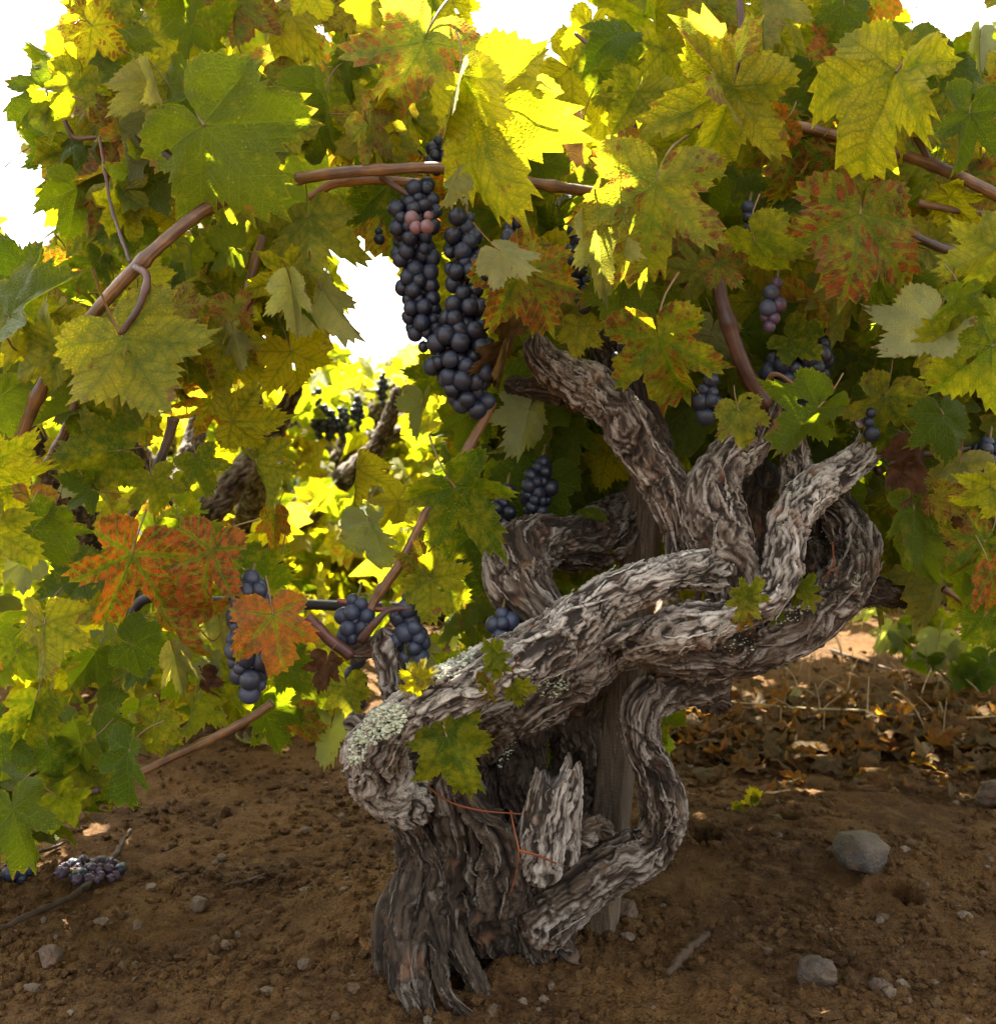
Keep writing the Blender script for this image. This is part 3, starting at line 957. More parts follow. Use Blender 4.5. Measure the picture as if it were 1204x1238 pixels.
def leaf_np(seed, step=3.6, holes=0, rings=(0, .10, .22, .36, .5, .64, .77, .88, .95, 1.0), droop=0.25, cup=0.12, fold=0.0, wave=0.06, deep=1.0, twist=0.0, curl=0.0, petiole=True):
    rs = np.random.default_rng(seed)
    ks = np.array([a for a, _ in KEY], float)
    side = {}
    for sgn in (-1, 1):
        kr = np.array([b for _, b in KEY], float)
        kr = kr * (1 + rs.normal(0, 0.05, len(kr))) * rs.uniform(.9, 1.08)
        kr = np.interp(np.minimum(ks * rs.uniform(.93, 1.07), 174), ks, kr)
        kr[0] = 1.0
        for idx, amt in ((2, .5), (3, 1), (4, .5), (8, .6), (9, 1), (10, .4)):
            kr[idx] *= 1 - 0.28 * (deep - 0.75) * amt
        side[sgn] = kr
    # angles: teeth alternate tip / notch
    half = [0.0]
    while half[-1] < 174:
        half.append(half[-1] + step * rs.uniform(0.75, 1.3))
    half = np.array(half[:-1] + [174.0])
    angs = np.concatenate([-half[::-1][:-1], half])
    R = np.where(angs >= 0, np.interp(np.abs(angs), ks, side[1]), np.interp(np.abs(angs), ks, side[-1]))
    mid = len(half) - 1
    par = (np.arange(len(angs)) - mid) % 2
    big = (np.arange(len(angs)) - mid) % 4 == 0
    tooth = np.where(par == 0, np.where(big, 0.15, 0.06), -0.05) * np.clip(1.15 - np.abs(angs) / 190, 0.3, 1)
    Rt = R * (1 + tooth)
    th = np.radians(angs)
    nr, nc = len(rings), len(angs)
    V, rim = [], []
    bx, by, bz = rs.uniform(-9, 9, 3)
    lob = np.radians([0, 51, -51, 106, -106])
    for q in rings:
        rad = (R * (1 - q ** 6) + Rt * q ** 6) * q
        x, y = rad * np.cos(th), rad * np.sin(th)
        V.append(np.stack([x, y], 1))
        rim.append(np.full(nc, q))
    P = np.concatenate(V)
    rim = np.concatenate(rim)
    x, y = P[:, 0], P[:, 1]
    rr = np.hypot(x, y)
    an = np.arctan2(y, x)
    dl = np.min(np.abs((an[:, None] - lob[None] + np.pi) % (2 * np.pi) - np.pi), 1)
    p3 = np.stack([x * 2.2 + bx, y * 2.2 + by, 0 * x + bz], 1)
    z = 0.08 * rr * np.sin(np.clip(dl / 0.45, 0, 1) * np.pi / 2)      # blade bulges between the main veins
    z = z - droop * rr ** 2 * (0.6 + 0.4 * np.cos(an)) + cup * rr ** 2
    z = z + fold * np.abs(y) + twist * x * y
    z = z + wave * rr ** 1.5 * np.sin(an * 5 + rs.uniform(0, 6)) + wave * 1.6 * rr * vnoise(p3, seed)
    z = z + 0.03 * vnoise(np.stack([x * 9 + bx, y * 9 + by, 0 * x], 1), seed + 1)
    z = z - curl * np.maximum(0, rr - 0.45) ** 2 * 1.8
    # keep lengths when the blade bends
    sh = 1 - 0.35 * np.clip(np.abs(z), 0, 0.6)
    V3 = np.stack([x * sh, y * (sh if fold == 0 else 1 / math.sqrt(1 + fold * fold)), z], 1)
    i = np.arange(nr * nc).reshape(nr, nc)
    f = np.stack([i[:-1, :-1], i[1:, :-1], i[1:, 1:], i[:-1, 1:]], -1).reshape(-1, 4)
    cmid = np.radians((angs[:-1] + angs[1:]) / 2)
    sec = np.argmin(np.abs((cmid[:, None] - lob[None] + np.pi) % (2 * np.pi) - np.pi), 1)
    fsec = np.tile(sec, nr - 1)
    for _h in range(holes):
        ha, hr_ = rs.uniform(-2.2, 2.2), rs.uniform(.2, .62)
        hx, hy, hs = hr_ * math.cos(ha), hr_ * math.sin(ha), rs.uniform(.025, .065)
        keep_ = np.hypot((x[f].mean(1) - hx), (y[f].mean(1) - hy) * rs.uniform(.6, 1.4)) > hs
        f, fsec = f[keep_], fsec[keep_]
    la = lob[fsec][:, None]
    fx, fy = x[f], y[f]
    vs = fx * np.cos(la) + fy * np.sin(la)
    vt = -fx * np.sin(la) + fy * np.cos(la)
    plane = np.stack([fx, fy], -1).reshape(-1, 2)
    vein = np.stack([vs, vt], -1).reshape(-1, 2)
    mi = np.zeros(len(f), int)
    if petiole:
        a = rs.uniform(-0.5, 0.5)
        pp = np.array([[0.015, 0, 0.0, .016], [-0.16, 0.03 * a, -0.05, .013], [-0.38, 0.16 * a, -0.22, .012], [-0.55, 0.4 * a, -0.5, .015]])
        pv, pf, _ = tube_np(pp, 7 if step < 5 else 4, 5 if step < 5 else 3, cap=False)
        n0 = len(V3)
        V3 = np.vstack([V3, pv])
        rim = np.concatenate([rim, np.zeros(len(pv))])
        f = np.vstack([f, pf + n0])
        plane = np.vstack([plane, np.zeros((len(pf) * 4, 2))])
        vein = np.vstack([vein, np.zeros((len(pf) * 4, 2))])
        mi = np.concatenate([mi, np.ones(len(pf), int)])
    return dict(V=V3, F=f, plane=plane, vein=vein, rim=rim, mi=mi)


def leaf_mesh(name, D, leaf_mat, tint=None):
    me = mesh_np(name, D['V'], [D['F']], True, D['mi'])
    for nm in ('plane', 'vein'):
        uv = me.uv_layers.new(name=nm)
        uv.data.foreach_set('uv', D[nm].astype(np.float32).ravel())
    vattr(me, 'rim', D['rim'])
    if tint is not None:
        vattr(me, 'tint', tint, 'FLOAT_COLOR')
    me.materials.append(leaf_mat)
    me.materials.append(M_PET)
    return me


SHAPES = [dict(droop=.22, cup=.05, fold=.18, holes=1), dict(droop=.45, cup=.05, fold=-.2), dict(droop=.10, cup=.22, fold=.30, wave=.10, holes=2), dict(droop=.55, cup=0, fold=.0, twist=.4),
          dict(droop=.3, cup=.1, fold=-.45, wave=.10), dict(droop=.15, cup=.0, fold=.10, wave=.12, deep=1.9, holes=1), dict(droop=.35, cup=.1, fold=.25, deep=2.2, twist=-.4), dict(droop=.05, cup=.35, wave=.16, deep=1.4, holes=3),
          dict(droop=.7, cup=-.1, fold=-.1, wave=.10, curl=.4), dict(droop=.2, cup=.1, fold=.6, deep=1.3, holes=1), dict(droop=.30, cup=.02, fold=-.12, deep=.9, wave=.08, holes=1), dict(droop=.3, cup=.0, fold=.2, deep=1.7, curl=-.5, wave=.1),
          dict(droop=.5, fold=.4, wave=.14, deep=1.5, curl=.5), dict(droop=.2, fold=-.6, wave=.10, deep=1.2, twist=.5, holes=2), dict(droop=.4, cup=.4, fold=.1, wave=.18, deep=1.9), dict(droop=.6, cup=.0, fold=.3, wave=.08, twist=-.6, holes=1)]
LEAF_D = [leaf_np(100 + k, **s_) for k, s_ in enumerate(SHAPES)]
LEAF_M = [leaf_mesh('leaf_shape', d_, M_LEAF) for d_ in LEAF_D]
SHAPES_DRY = [dict(droop=.4, cup=.5, fold=.3, wave=.3, deep=1.6), dict(droop=.7, cup=.1, fold=-.5, wave=.25, twist=.5), dict(droop=-.1, cup=.3, fold=.5, wave=.25, curl=-.5), dict(droop=.6, cup=.5, fold=-.2, wave=.35, twist=-.6)]
DRY_M = [leaf_mesh('dry_leaf_shape', leaf_np(160 + k, **s_), M_LEAF) for k, s_ in enumerate(SHAPES_DRY)]
FOLD_M = [leaf_mesh('folded_leaf_shape', leaf_np(180 + k, fold=f_, droop=d_, wave=.08, deep=1.2), M_LEAF) for k, (f_, d_) in enumerate([(1.1, .3), (-1.2, .3), (1.8, .1)])]
LOW_D = [leaf_np(200 + k, step=6.5, rings=(0, .3, .62, .88, 1.0), **dict(SHAPES[k], holes=0)) for k in range(16)]
TINY_D = [leaf_np(220 + k, step=13, rings=(0, .55, 1.0), petiole=False, **dict(SHAPES[k], holes=0)) for k in range(12)]

# yellowing, reddening, pallor, dryness
TYPES = {'g': (.20, .05, .0, 0), 'd': (.06, .0, .0, 0), 'G': (.34, .0, .0, 0), 'y': (.60, .2, .02, 0), 'm': (.3, 1.0, .0, .8), 'Y': (.92, .05, .0, 0), 's': (.50, .585, .03, 0),
         'r': (.58, .70, .03, 0), 'R': (.85, .86, .04, .0), 'o': (.95, .55, .05, .25), 'p': (.6, .15, .75, .05), 'q': (.55, .35, .4, .15), 'b': (.05, .0, .55, 0), 't': (.52, .53, .02, 0), 'x': (.5, .3, .1, 1.0)}  # b: sky reflected on the leaf, put into the colour as pallor


def basis(ang, nsign, pitch, roll):
    """tip direction in the picture plane (deg, 90 = down), facing, tilt -> 3x3 (columns = leaf x, y, z axes)"""
    a = math.radians(ang)
    t = np.array([math.cos(a), 0, -math.sin(a)])
    n = np.array([0, -1.0, 0]) * nsign
    b = np.cross(n, t)
    cp, sp = math.cos(pitch), math.sin(pitch)
    t, n = t * cp + n * sp, n * cp - t * sp
    cr, sr = math.cos(roll), math.sin(roll)
    b, n = b * cr + n * sr, n * cr - b * sr
    return np.stack([t, b, n], 1)


from mathutils import Matrix


def place_leaf(parent, mesh, px, py, d, ang, Lpx, typ, nsign=1, pitch=0.0, roll=0.0, jitter=0.06, name='leaf'):
    o = bpy.data.objects.new(name, mesh)
    COL.objects.link(o)
    Rm = basis(ang, nsign, pitch, roll)
    sc = Lpx * d / F / max(0.55, math.cos(pitch))
    m = Matrix([[*(Rm[i] * sc), W(px, py, d)[i]] for i in range(3)] + [[0, 0, 0, 1]])
    o.matrix_world = m
    c = TYPES[typ]
    o.color = [min(1, max(0, v + random.gauss(0, jitter) * (1 if v > 0.01 else 0.3))) for v in c]
    if parent is not None:
        o.parent = parent
    return o


NEIGH_L = empty('grape_vine', (-0.78, 1.18, 0), 'leafy neighbouring grape vine with red and green leaves at the left edge', 'grape vine')
NEIGH_R = empty('grape_vine', (0.86, 1.25, 0), 'leafy neighbouring grape vine hanging in at the right edge', 'grape vine')
for o_ in (NEIGH_L, NEIGH_R):
    bpy.context.view_layer.update()


def adopt(o, parent):
    """keep the world placement under an Empty that stands elsewhere"""
    o.parent = parent
    o.matrix_parent_inverse = Matrix.Translation(parent.location).inverted()


# (px, py, tip angle, length, type, distance, shape: n or 'f'/'x', facing, pitch deg, roll deg)
H = [
    # top left
    (143, 31, 85, 108, 'd', .95, 5, 1, 8, 10), (246, 150, 60, 170, 'g', .87, 10, 1, -8, -8), (54, 104, 128, 72, 'd', 1.0, 6, 1, 5, 15), (74, 180, 210, 62, 'd', 1.02, 5, 1, 0, 0),
    (94, 227, 100, 74, 'g', .98, 5, 1, 0, -10), (143, 152, 88, 88, 'b', .93, 'f0', -1, 5, 25), (112, 105, 48, 95, 'y', 1.0, 3, 1, 12, 20), (205, 262, 205, 66, 'Y', .97, 1, 1, 10, 10),
    (162, 266, 150, 60, 'g', .96, 3, 1, 15, -20), (12, 384, 322, 122, 'g', .92, 2, 1, 20, -15), (70, 428, 200, 95, 'y', .88, 0, 1, -25, 12), (148, 408, 58, 152, 'y', .86, 1, -1, -6, 10),
    (188, 96, 78, 85, 'q', .92, 'f1', -1, 0, 20), (372, 262, 82, 95, 'y', .93, 4, 1, 10, 25), (352, 345, 92, 72, 'p', .92, 'f1', -1, 0, 10), (388, 350, 62, 92, 'p', .93, 2, -1, 5, -20),
    (395, 110, 80, 95, 'g', .98, 'f0', 1, 0, 15), (284, 0, 80, 68, 's', .97, 'f1', 1, 10, 15), (350, 12, 110, 70, 'o', 1.05, 8, 1, 0, 0), (224, 325, 80, 60, 'd', .98, 1, 1, 0, 0),
    (268, 320, 95, 70, 'y', 1.0, 0, 1, 0, 20), (212, 412, 85, 62, 'G', .97, 7, 1, 0, 0), (70, 75, 200, 52, 'd', 1.03, 3, 1, 10, 0), (232, 30, 55, 66, 'd', 1.0, 5, 1, 10, 0),
    (30, 335, 250, 78, 'g', 1.0, 4, 1, 10, 10), (120, 315, 120, 58, 'g', 1.0, 9, 1, 0, 0), (300, 260, 130, 85, 'g', 1.03, 1, 1, 10, 10), (320, 130, 100, 90, 'g', 1.05, 3, 1, 0, 0),
    (105, 15, 100, 60, 'o', 1.06, 5, 1, 0, 0), (170, 90, 70, 90, 'y', 1.04, 1, 1, 10, 0), (105, 190, 90, 90, 'g', 1.06, 0, 1, 10, 20),
    # top middle
    (577, 127, 80, 182, 'y', .85, 10, 1, -6, 14), (555, 90, 100, 95, 'y', .86, 'f2', 1, 0, 10), (512, 48, 122, 135, 's', .91, 5, 1, 5, -12), (432, 12, 100, 62, 'o', 1.0, 7, 1, 5, 0),
    (522, -8, 95, 52, 'd', .96, 'f0', 1, 0, 0), (548, 2, 70, 50, 'Y', 1.0, 3, 1, 10, 0), (420, 66, 95, 70, 'G', .98, 'f1', 1, 0, 0), (470, 222, 128, 88, 'd', .97, 4, 1, 5, 0),
    (552, 216, 120, 44, 'p', .86, 2, -1, 10, 20), (604, 302, 45, 66, 'p', .83, 8, -1, -30, -25), (628, 322, 66, 108, 't', .87, 10, 1, -8, 8), (640, 330, 30, 82, 's', .875, 3, 1, 0, 20),
    (793, 222, 96, 158, 's', .85, 5, 1, -4, 8), (760, 235, 165, 72, 't', .86, 2, 1, -10, 0), (885, 105, 108, 158, 'y', .875, 5, 1, 4, -10), (872, 100, 235, 95, 's', .885, 2, 1, 20, 0),
    (1084, 85, 112, 165, 'y', .84, 4, 1, 6, 38), (1040, 258, 97, 132, 's', .86, 10, 1, 6, -5), (1042, 250, 30, 90, 's', .87, 3, 1, 20, 20), (912, 290, 66, 84, 'G', .865, 3, 1, 0, 20),
    (870, 318, 60, 50, 'r', .89, 3, 1, 10, 0), (1205, 300, 150, 88, 'y', .84, 1, 1, -15, -20), (1160, 358, 92, 62, 'G', .83, 11, 1, -25, 0), (1128, 385, 132, 108, 'p', .86, 1, -1, 0, 25),
    (1200, 418, 148, 120, 'G', .84, 10, 1, -5, -15), (1172, 136, 98, 92, 'g', .88, 6, 1, 0, 15), (1148, 72, 130, 82, 'd', .93, 3, 1, 10, 10), (1185, 45, 80, 52, 'b', .9, 'f2', -1, 0, 0),
    (1012, 50, 95, 75, 'r', .98, 5, 1, 0, 0), (1020, 5, 100, 66, 'g', .96, 3, 1, 0, 20), (922, -15, 92, 90, 'q', .88, 'f2', -1, 0, 0), (845, -10, 90, 66, 'y', .96, 5, 1, 0, 0),
    (965, 165, 95, 102, 's', .93, 10, 1, 0, 0), (715, 30, 105, 72, 'Y', 1.05, 5, 1, 0, 0), (792, 12, 90, 60, 'y', 1.0, 'f0', 1, 0, 0), (745, 105, 100, 48, 'y', 1.02, 3, 1, 0, 0),
    (705, 148, 85, 68, 'x', .9, 'f0', -1, 0, 0), (722, 280, 85, 105, 'q', .88, 'f1', -1, 0, 15), (752, 338, 95, 85, 'g', .9, 3, 1, 0, -10), (797, 407, 66, 122, 't', .86, 5, 1, -5, 5),
    (893, 496, 66, 60, 't', .85, 5, 1, -5, 0), (990, 492, 130, 84, 'd', .855, 3, 1, -14, 20), (700, 395, 95, 46, 'y', .92, 10, 1, 0, 0), (680, 505, 80, 108, 'd', 1.04, 1, 1, 0, 10),
    (735, 548, 110, 58, 'Y', 1.07, 10, 1, 0, 0), (860, 95, 100, 90, 'y', .95, 1, 1, 0, 0), (1000, 180, 110, 90, 'r', .95, 5, 1, 0, 0), (1060, 330, 70, 95, 'd', .93, 3, 1, 0, 0),
    (960, 370, 110, 80, 'g', 1.03, 0, 1, 0, 0), (1020, 405, 120, 80, 'g', 1.03, 1, 1, 0, 10), (860, 400, 95, 75, 'b', .97, 3, 1, 0, 0), (1070, 480, 100, 80, 's', .93, 6, 1, 0, 0),
    (930, 20, 60, 80, 'y', 1.0, 1, 1, 0, 0), (650, 190, 60, 70, 'g', .95, 3, 1, 0, 0), (800, 60, 85, 80, 'y', .97, 9, 1, 0, 0), (770, 110, 120, 75, 'y', .93, 2, 1, 10, 0),
    # the middle, in front of the gap
    (549, 588, 50, 122, 'g', .90, 5, 1, -6, 8), (640, 495, 100, 70, 'b', .98, 4, 1, 10, 0), (510, 490, 95, 48, 'b', .97, 'f0', -1, 20, 0), (528, 450, 130, 55, 'G', 1.0, 1, 1, 10, 0),
    (430, 565, 95, 62, 'Y', 1.02, 'f1', 1, 0, 10), (446, 630, 82, 82, 'b', .96, 9, 1, 0, 15),
    (520, 700, 38, 76, 'y', .92, 2, 1, 0, -8), (512, 690, 275, 46, 's', .93, 3, 1, 10, 10), (505, 780, 70, 34, 'q', .93, 8, -1, 0, 0),
    (590, 665, 100, 75, 'd', 1.05, 5, 1, 0, 0), 
    (606, 390, 84, 56, 'x', .93, 'f0', 1, 0, 0), (612, 425, 92, 54, 'x', .92, 'f2', 1, 0, 0), (570, 500, 100, 60, 'd', 1.02, 3, 1, 0, 0),
    (540, 890, 62, 98, 'G', .85, 10, 1, -5, 10),
]
HL = [
    (185, 581, 78, 58, 'G', .9, 5, 1, 0, 0), (159, 670, 112, 112, 'r', .86, 6, 1, -5, 0), (255, 665, 108, 108, 'r', .87, 5, 1, -4, 10), (192, 735, 58, 104, 'r', .88, 6, 1, 0, 10),
    (330, 743, 78, 98, 'R', .84, 11, 1, -4, 0), (265, 748, 85, 50, 'q', .95, 4, -1, 0, 0), (54, 754, 98, 82, 'y', .86, 10, 1, 0, 0), (-14, 560, 22, 90, 'y', .86, 1, 1, -5, 10),
    (-10, 640, 40, 84, 'y', .865, 3, 1, 0, 10), (40, 640, 60, 75, 'd', .9, 10, 1, 0, 0), (142, 545, 168, 90, 'G', .9, 4, 1, 15, 20), (112, 592, 190, 58, 'd', .92, 4, 1, 0, 30),
    (0, 480, 60, 72, 'd', .9, 3, 1, 0, 0), (95, 495, 160, 65, 'g', .93, 9, 1, 0, 20), (108, 500, 25, 62, 'G', .92, 3, 1, 10, 0), (240, 558, 60, 56, 'G', .92, 5, 1, 0, 0),
    (280, 510, 10, 80, 'y', .93, 3, 1, 5, 0), (310, 560, 60, 72, 'y', .95, 2, 1, 0, 10), (270, 415, 105, 85, 's', .92, 4, 1, 0, 0), (283, 405, 75, 55, 'q', .91, 'f0', -1, 0, 0),
    (352, 425, 78, 78, 'Y', .97, 1, 1, 0, 0), (130, 435, 78, 88, 'q', .89, 'f1', -1, 0, 0), (332, 625, 100, 50, 'r', .97, 'f0', 1, 0, 0), 
    (160, 780, 30, 72, 'd', .93, 3, 1, 5, 0), (156, 908, 105, 80, 'd', .85, 6, 1, 0, 8), (42, 850, 100, 75, 'G', .9, 3, 1, 0, 0), (16, 978, 75, 88, 'd', .85, 5, 1, 0, 0),
    (70, 965, 50, 58, 'G', .88, 3, 1, 0, 0), (58, 905, 80, 60, 'd', .92, 1, 1, 0, 0), (240, 840, 100, 66, 'G', .95, 3, 1, 0, 0), (285, 815, 95, 72, 'G', .94, 5, 1, 0, 0),
    (210, 790, 85, 62, 'q', .9, 'f1', -1, 0, 0), (370, 830, 90, 66, 'g', 1.0, 1, 1, 0, 0), (118, 855, 90, 75, 'd', .95, 5, 1, 0, 10), (20, 790, 85, 72, 'g', .93, 3, 1, 0, 0),
    (100, 700, 160, 78, 'g', .95, 1, 1, 0, 0), (300, 690, 30, 60, 'g', .99, 8, 1, 0, 0), (395, 800, 100, 44, 'x', .9, 'x0', 1, 0, 0), (420, 830, 85, 55, 'y', .95, 3, 1, 0, 0),
    (345, 800, 50, 56, 'g', .92, 3, 1, 0, 0), (250, 800, 20, 40, 'b', .93, 1, -1, 0, 0), (320, 860, 70, 64, 'd', .98, 2, 1, 0, 0), (400, 880, 100, 60, 'b', 1.0, 4, 1, 0, 0), (245, 815, 92, 38, 'x', .91, 'x1', 1, 0, 0),
    (60, 620, 120, 60, 'd', .95, 3, 1, 0, 0), (215, 640, 100, 60, 'g', .97, 5, 1, 0, 0), 
    (115, 790, 120, 60, 'd', .96, 2, 1, 0, 0), (360, 870, 60, 55, 's', .99, 3, 1, 0, 0), (-10, 890, 30, 80, 'd', .9, 1, 1, 0, 0), (100, 900, 150, 70, 'd', .93, 3, 1, 0, 0)]
HR = [
    (1085, 560, 90, 80, 'G', .97, 10, 1, 0, 0), (1105, 615, 95, 88, 'g', .92, 6, 1, 0, -10), (1198, 588, 150, 62, 'y', .87, 2, 1, 0, 0), (1190, 655, 130, 70, 's', .9, 4, 1, 0, 20),
    (1135, 600, 30, 48, 'o', .915, 3, 1, 0, 0), (1140, 625, 95, 55, 'x', .95, 'x0', 1, 0, 0), (1105, 540, 90, 55, 'x', .92, 'x1', 1, 0, 0), (1090, 570, 95, 48, 'x', .93, 'x2', 1, 0, 0),
    (1085, 520, 200, 62, 'g', .94, 3, 1, 0, 0), (1140, 480, 100, 60, 'Y', .98, 3, 1, 0, 0), (1160, 560, 110, 80, 'q', .93, 4, -1, 0, 20), (1110, 660, 80, 66, 'd', .93, 3, 1, 0, 0),
    (1165, 690, 95, 55, 'g', .95, 1, 1, 0, 0), (1190, 745, 110, 62, 'g', .9, 3, 1, 0, 0), (1160, 720, 80, 36, 'Y', .98, 3, 1, 0, 0), (1198, 690, 85, 70, 'r', .885, 5, 1, 0, 0),
    (1078, 640, 90, 75, 'G', 1.05, 1, 1, 0, 0), (1085, 610, 80, 70, 'y', 1.07, 3, 1, 0, 0), (1140, 500, 70, 75, 'd', .9, 1, 1, 0, 0)]

rj = random.Random(3)


def heroes(lst, parent, moved=False):
    for px, py, ang, L, ty, d, sh, ns, pi, ro in lst:
        if isinstance(sh, str):
            mesh = (FOLD_M if sh[0] == 'f' else DRY_M)[int(sh[1])]
        else:
            mesh = LEAF_M[sh if rj.random() < .55 else rj.choice((12, 13, 14, 15, 0, 4, 9))]
        o = place_leaf(None, mesh, px, py, d, ang + rj.uniform(-9, 9), L * .86, ty, ns, math.radians(pi + rj.uniform(-20, 20)), math.radians(ro + rj.choice((-1, 1)) * rj.uniform(0, 38)))
        adopt(o, parent)


heroes(H, VINE)
heroes(HL, NEIGH_L)
heroes(HR, NEIGH_R)


# filling foliage behind the leaves above
def inpoly(px, py, poly):
    r = False
    j = len(poly) - 1
    for i in range(len(poly)):
        (xi, yi), (xj, yj) = poly[i], poly[j]
        if (yi > py) != (yj > py) and px < (xj - xi) * (py - yi) / (yj - yi) + xi:
            r = not r
        j = i
    return r


GAPS = [[(-400, -20), (78, -20), (80, 35), (55, 70), (20, 105), (6, 160), (36, 170), (38, 240), (66, 290), (70, 305), (30, 335), (22, 300), (0, 275), (-400, 275)],
        [(408, 285), (445, 283), (472, 320), (488, 350), (505, 425), (460, 440), (395, 442), (398, 405), (440, 385), (440, 340)],
        [(568, -20), (690, -20), (675, 60), (682, 100), (660, 85), (630, 55), (600, 45), (575, 45)],
        [(1035, -20), (1204, -20), (1204, 35), (1175, 45), (1140, 38), (1085, 12)],
        [(265, 20), (300, 62), (292, 76), (262, 68), (255, 40)],
        [(683, 115), (705, 110), (710, 150), (690, 150)], [(795, 20), (830, 20), (826, 60), (805, 60)], [(715, 165), (760, 150), (750, 185), (720, 190)],
        [(378, 240), (400, 245), (398, 265), (376, 258)], [(195, 345), (215, 340), (212, 365), (190, 362)], [(310, 180), (335, 185), (330, 200), (312, 196)],
        [(340, 400), (385, 400), (395, 440), (350, 430)], [(70, 205), (92, 200), (92, 222), (78, 224)]]


def stuff_leaves(name, items, protos, parent, moved=True):
    """items: (pos, basis, scale, tint) -> one mesh"""
    Vs, Fs, pl, ve, ri, mi, ti, n = [], [], [], [], [], [], [], 0
    for k, (pos, Rm, sc, c) in enumerate(items):
        D = protos[k % len(protos)]
        Vs.append(D['V'] @ (Rm * sc).T + pos)
        Fs.append(D['F'] + n)
        pl.append(D['plane'])
        ve.append(D['vein'])
        ri.append(D['rim'])
        mi.append(D['mi'])
        ti.append(np.tile(np.array(c, dtype=np.float32), (len(D['V']), 1)))
        n += len(D['V'])
    Dm = dict(V=np.concatenate(Vs), F=np.concatenate(Fs), plane=np.concatenate(pl), vein=np.concatenate(ve), rim=np.concatenate(ri), mi=np.concatenate(mi))
    me = leaf_mesh(name, Dm, M_LEAFS, np.concatenate(ti))
    o = link(name, me)
    if parent is not None:
        adopt(o, parent)
    return tag(o, kind='stuff')


def rtint(rs, w):
    ty = rs.choices(list(w), list(w.values()))[0]
    return [min(1, max(0, v + rs.gauss(0, .09) * (1 if v > .01 else .3))) for v in TYPES[ty]]


THIN = random.Random(4)


def fill(n, box, d0, d1, L0, L1, w, rs, gaps=True, keep=None):
    out, tries = [], 0
    while len(out) < n and tries < n * 12:
        tries += 1
        px, py = rs.uniform(box[0], box[2]), rs.uniform(box[1], box[3])
        if -70 < py < 75 and THIN.random() < .5:
            continue
        if keep and not keep(px, py):
            continue
        d = d0 + (d1 - d0) * rs.random()
        ang = 90 + rs.gauss(0, 48)
        Lm = rs.uniform(L0, L1)
        L = Lm * F / d
        if gaps:
            a = math.radians(ang)
            ca, sa = math.cos(a) * L, math.sin(a) * L
            if any(inpoly(px + ca * u - sa * v, py + sa * u + ca * v, g) for g in GAPS for u, v in ((0, 0), (.5, 0), (.95, 0), (.5, .6), (.5, -.6), (0, .5), (0, -.5))):
                continue
        Rm = basis(ang, 1 if rs.random() < .6 else -1, rs.gauss(.15, .5), rs.gauss(0, .5))
        out.append((W(px, py, d), Rm, Lm, rtint(rs, w)))
    return out


rf = random.Random(21)
WUP = dict(g=2.2, d=1.5, y=3, Y=1.6, s=2, G=1.5, o=.8, r=.4)
WLO = dict(g=3, d=2.4, y=2, G=3, s=.8, Y=.7, b=.6, r=.35)
it = fill(300, (-60, -60, 1260, 330), 1.0, 1.4, .04, .068, WUP, rf, True, lambda x, y: x > 430 or rf.random() < .5)
it += fill(150, (-20, -20, 1240, 420), .91, 1.02, .028, .046, WUP, rf, True, lambda x, y: not (460 < x < 720 and y > 190))
it += fill(60, (840, 400, 1240, 560), .97, 1.05, .03, .05, WLO, rf, True, lambda x, y: y < 470 or x > 1060)
it += fill(330, (-250, -120, 1450, 400), 1.4, 1.95, .055, .085, WUP, rf)
it += fill(170, (-100, 200, 1300, 440), 1.5, 2.0, .06, .09, WUP, rf)
it += fill(110, (620, 300, 1240, 500), 1.0, 1.4, .045, .07, WLO, rf)
it += fill(70, (-40, 300, 400, 440), 0.99, 1.35, .045, .07, WUP, rf)
it += fill(120, (560, 460, 800, 900), 1.14, 1.5, .045, .07, dict(d=3, g=2, G=.6), rf)
it += fill(60, (560, 420, 700, 640), 1.02, 1.3, .04, .06, dict(d=3, g=2, G=1, b=.8), rf)
it += fill(50, (800, 480, 1100, 700), 1.12, 1.45, .045, .07, WLO, rf)
it += fill(18, (640, 840, 720, 930), 1.15, 1.3, .02, .035, dict(G=3, g=2), rf)
# crown continued above the picture: unseen leaves added to shade soil and vine
it += fill(300, (520, -520, 1500, -110), 0.95, 2.0, .055, .085, dict(g=3, y=2, G=2, d=2), rf, False)
it += fill(60, (-80, -340, 190, -120), 1.9, 2.3, .06, .09, dict(g=3, y=2, G=2), rf, False)
it += fill(70, (-300, -520, 260, -110), 1.6, 2.2, .06, .09, dict(g=3, y=2, G=2, d=2), rf, False)
it += fill(26, (-200, -420, 420, -120), 0.9, 1.3, .05, .08, dict(g=3, y=2, G=2, d=2), rf, False)
it += fill(90, (-300, -520, 520, -110), 1.3, 2.0, .055, .085, dict(g=3, y=2, G=2, d=2), rf, False)
it += fill(26, (190, 60, 340, 330), 1.5, 1.85, .06, .08, WUP, rf)  # inside the picture: leaves added to shade the left soil
it += fill(120, (550, 60, 950, 340), 1.6, 2.0, .06, .09, WUP, rf)  # inside the picture: leaves added to shade the right soil
it += fill(22, (110, -230, 340, -85), 0.98, 1.14, .05, .075, dict(g=3, y=2, d=2), random.Random(9), False)  # added unseen to keep direct sun off the big top left leaf
stuff_leaves('leaf', it, LOW_D, VINE)

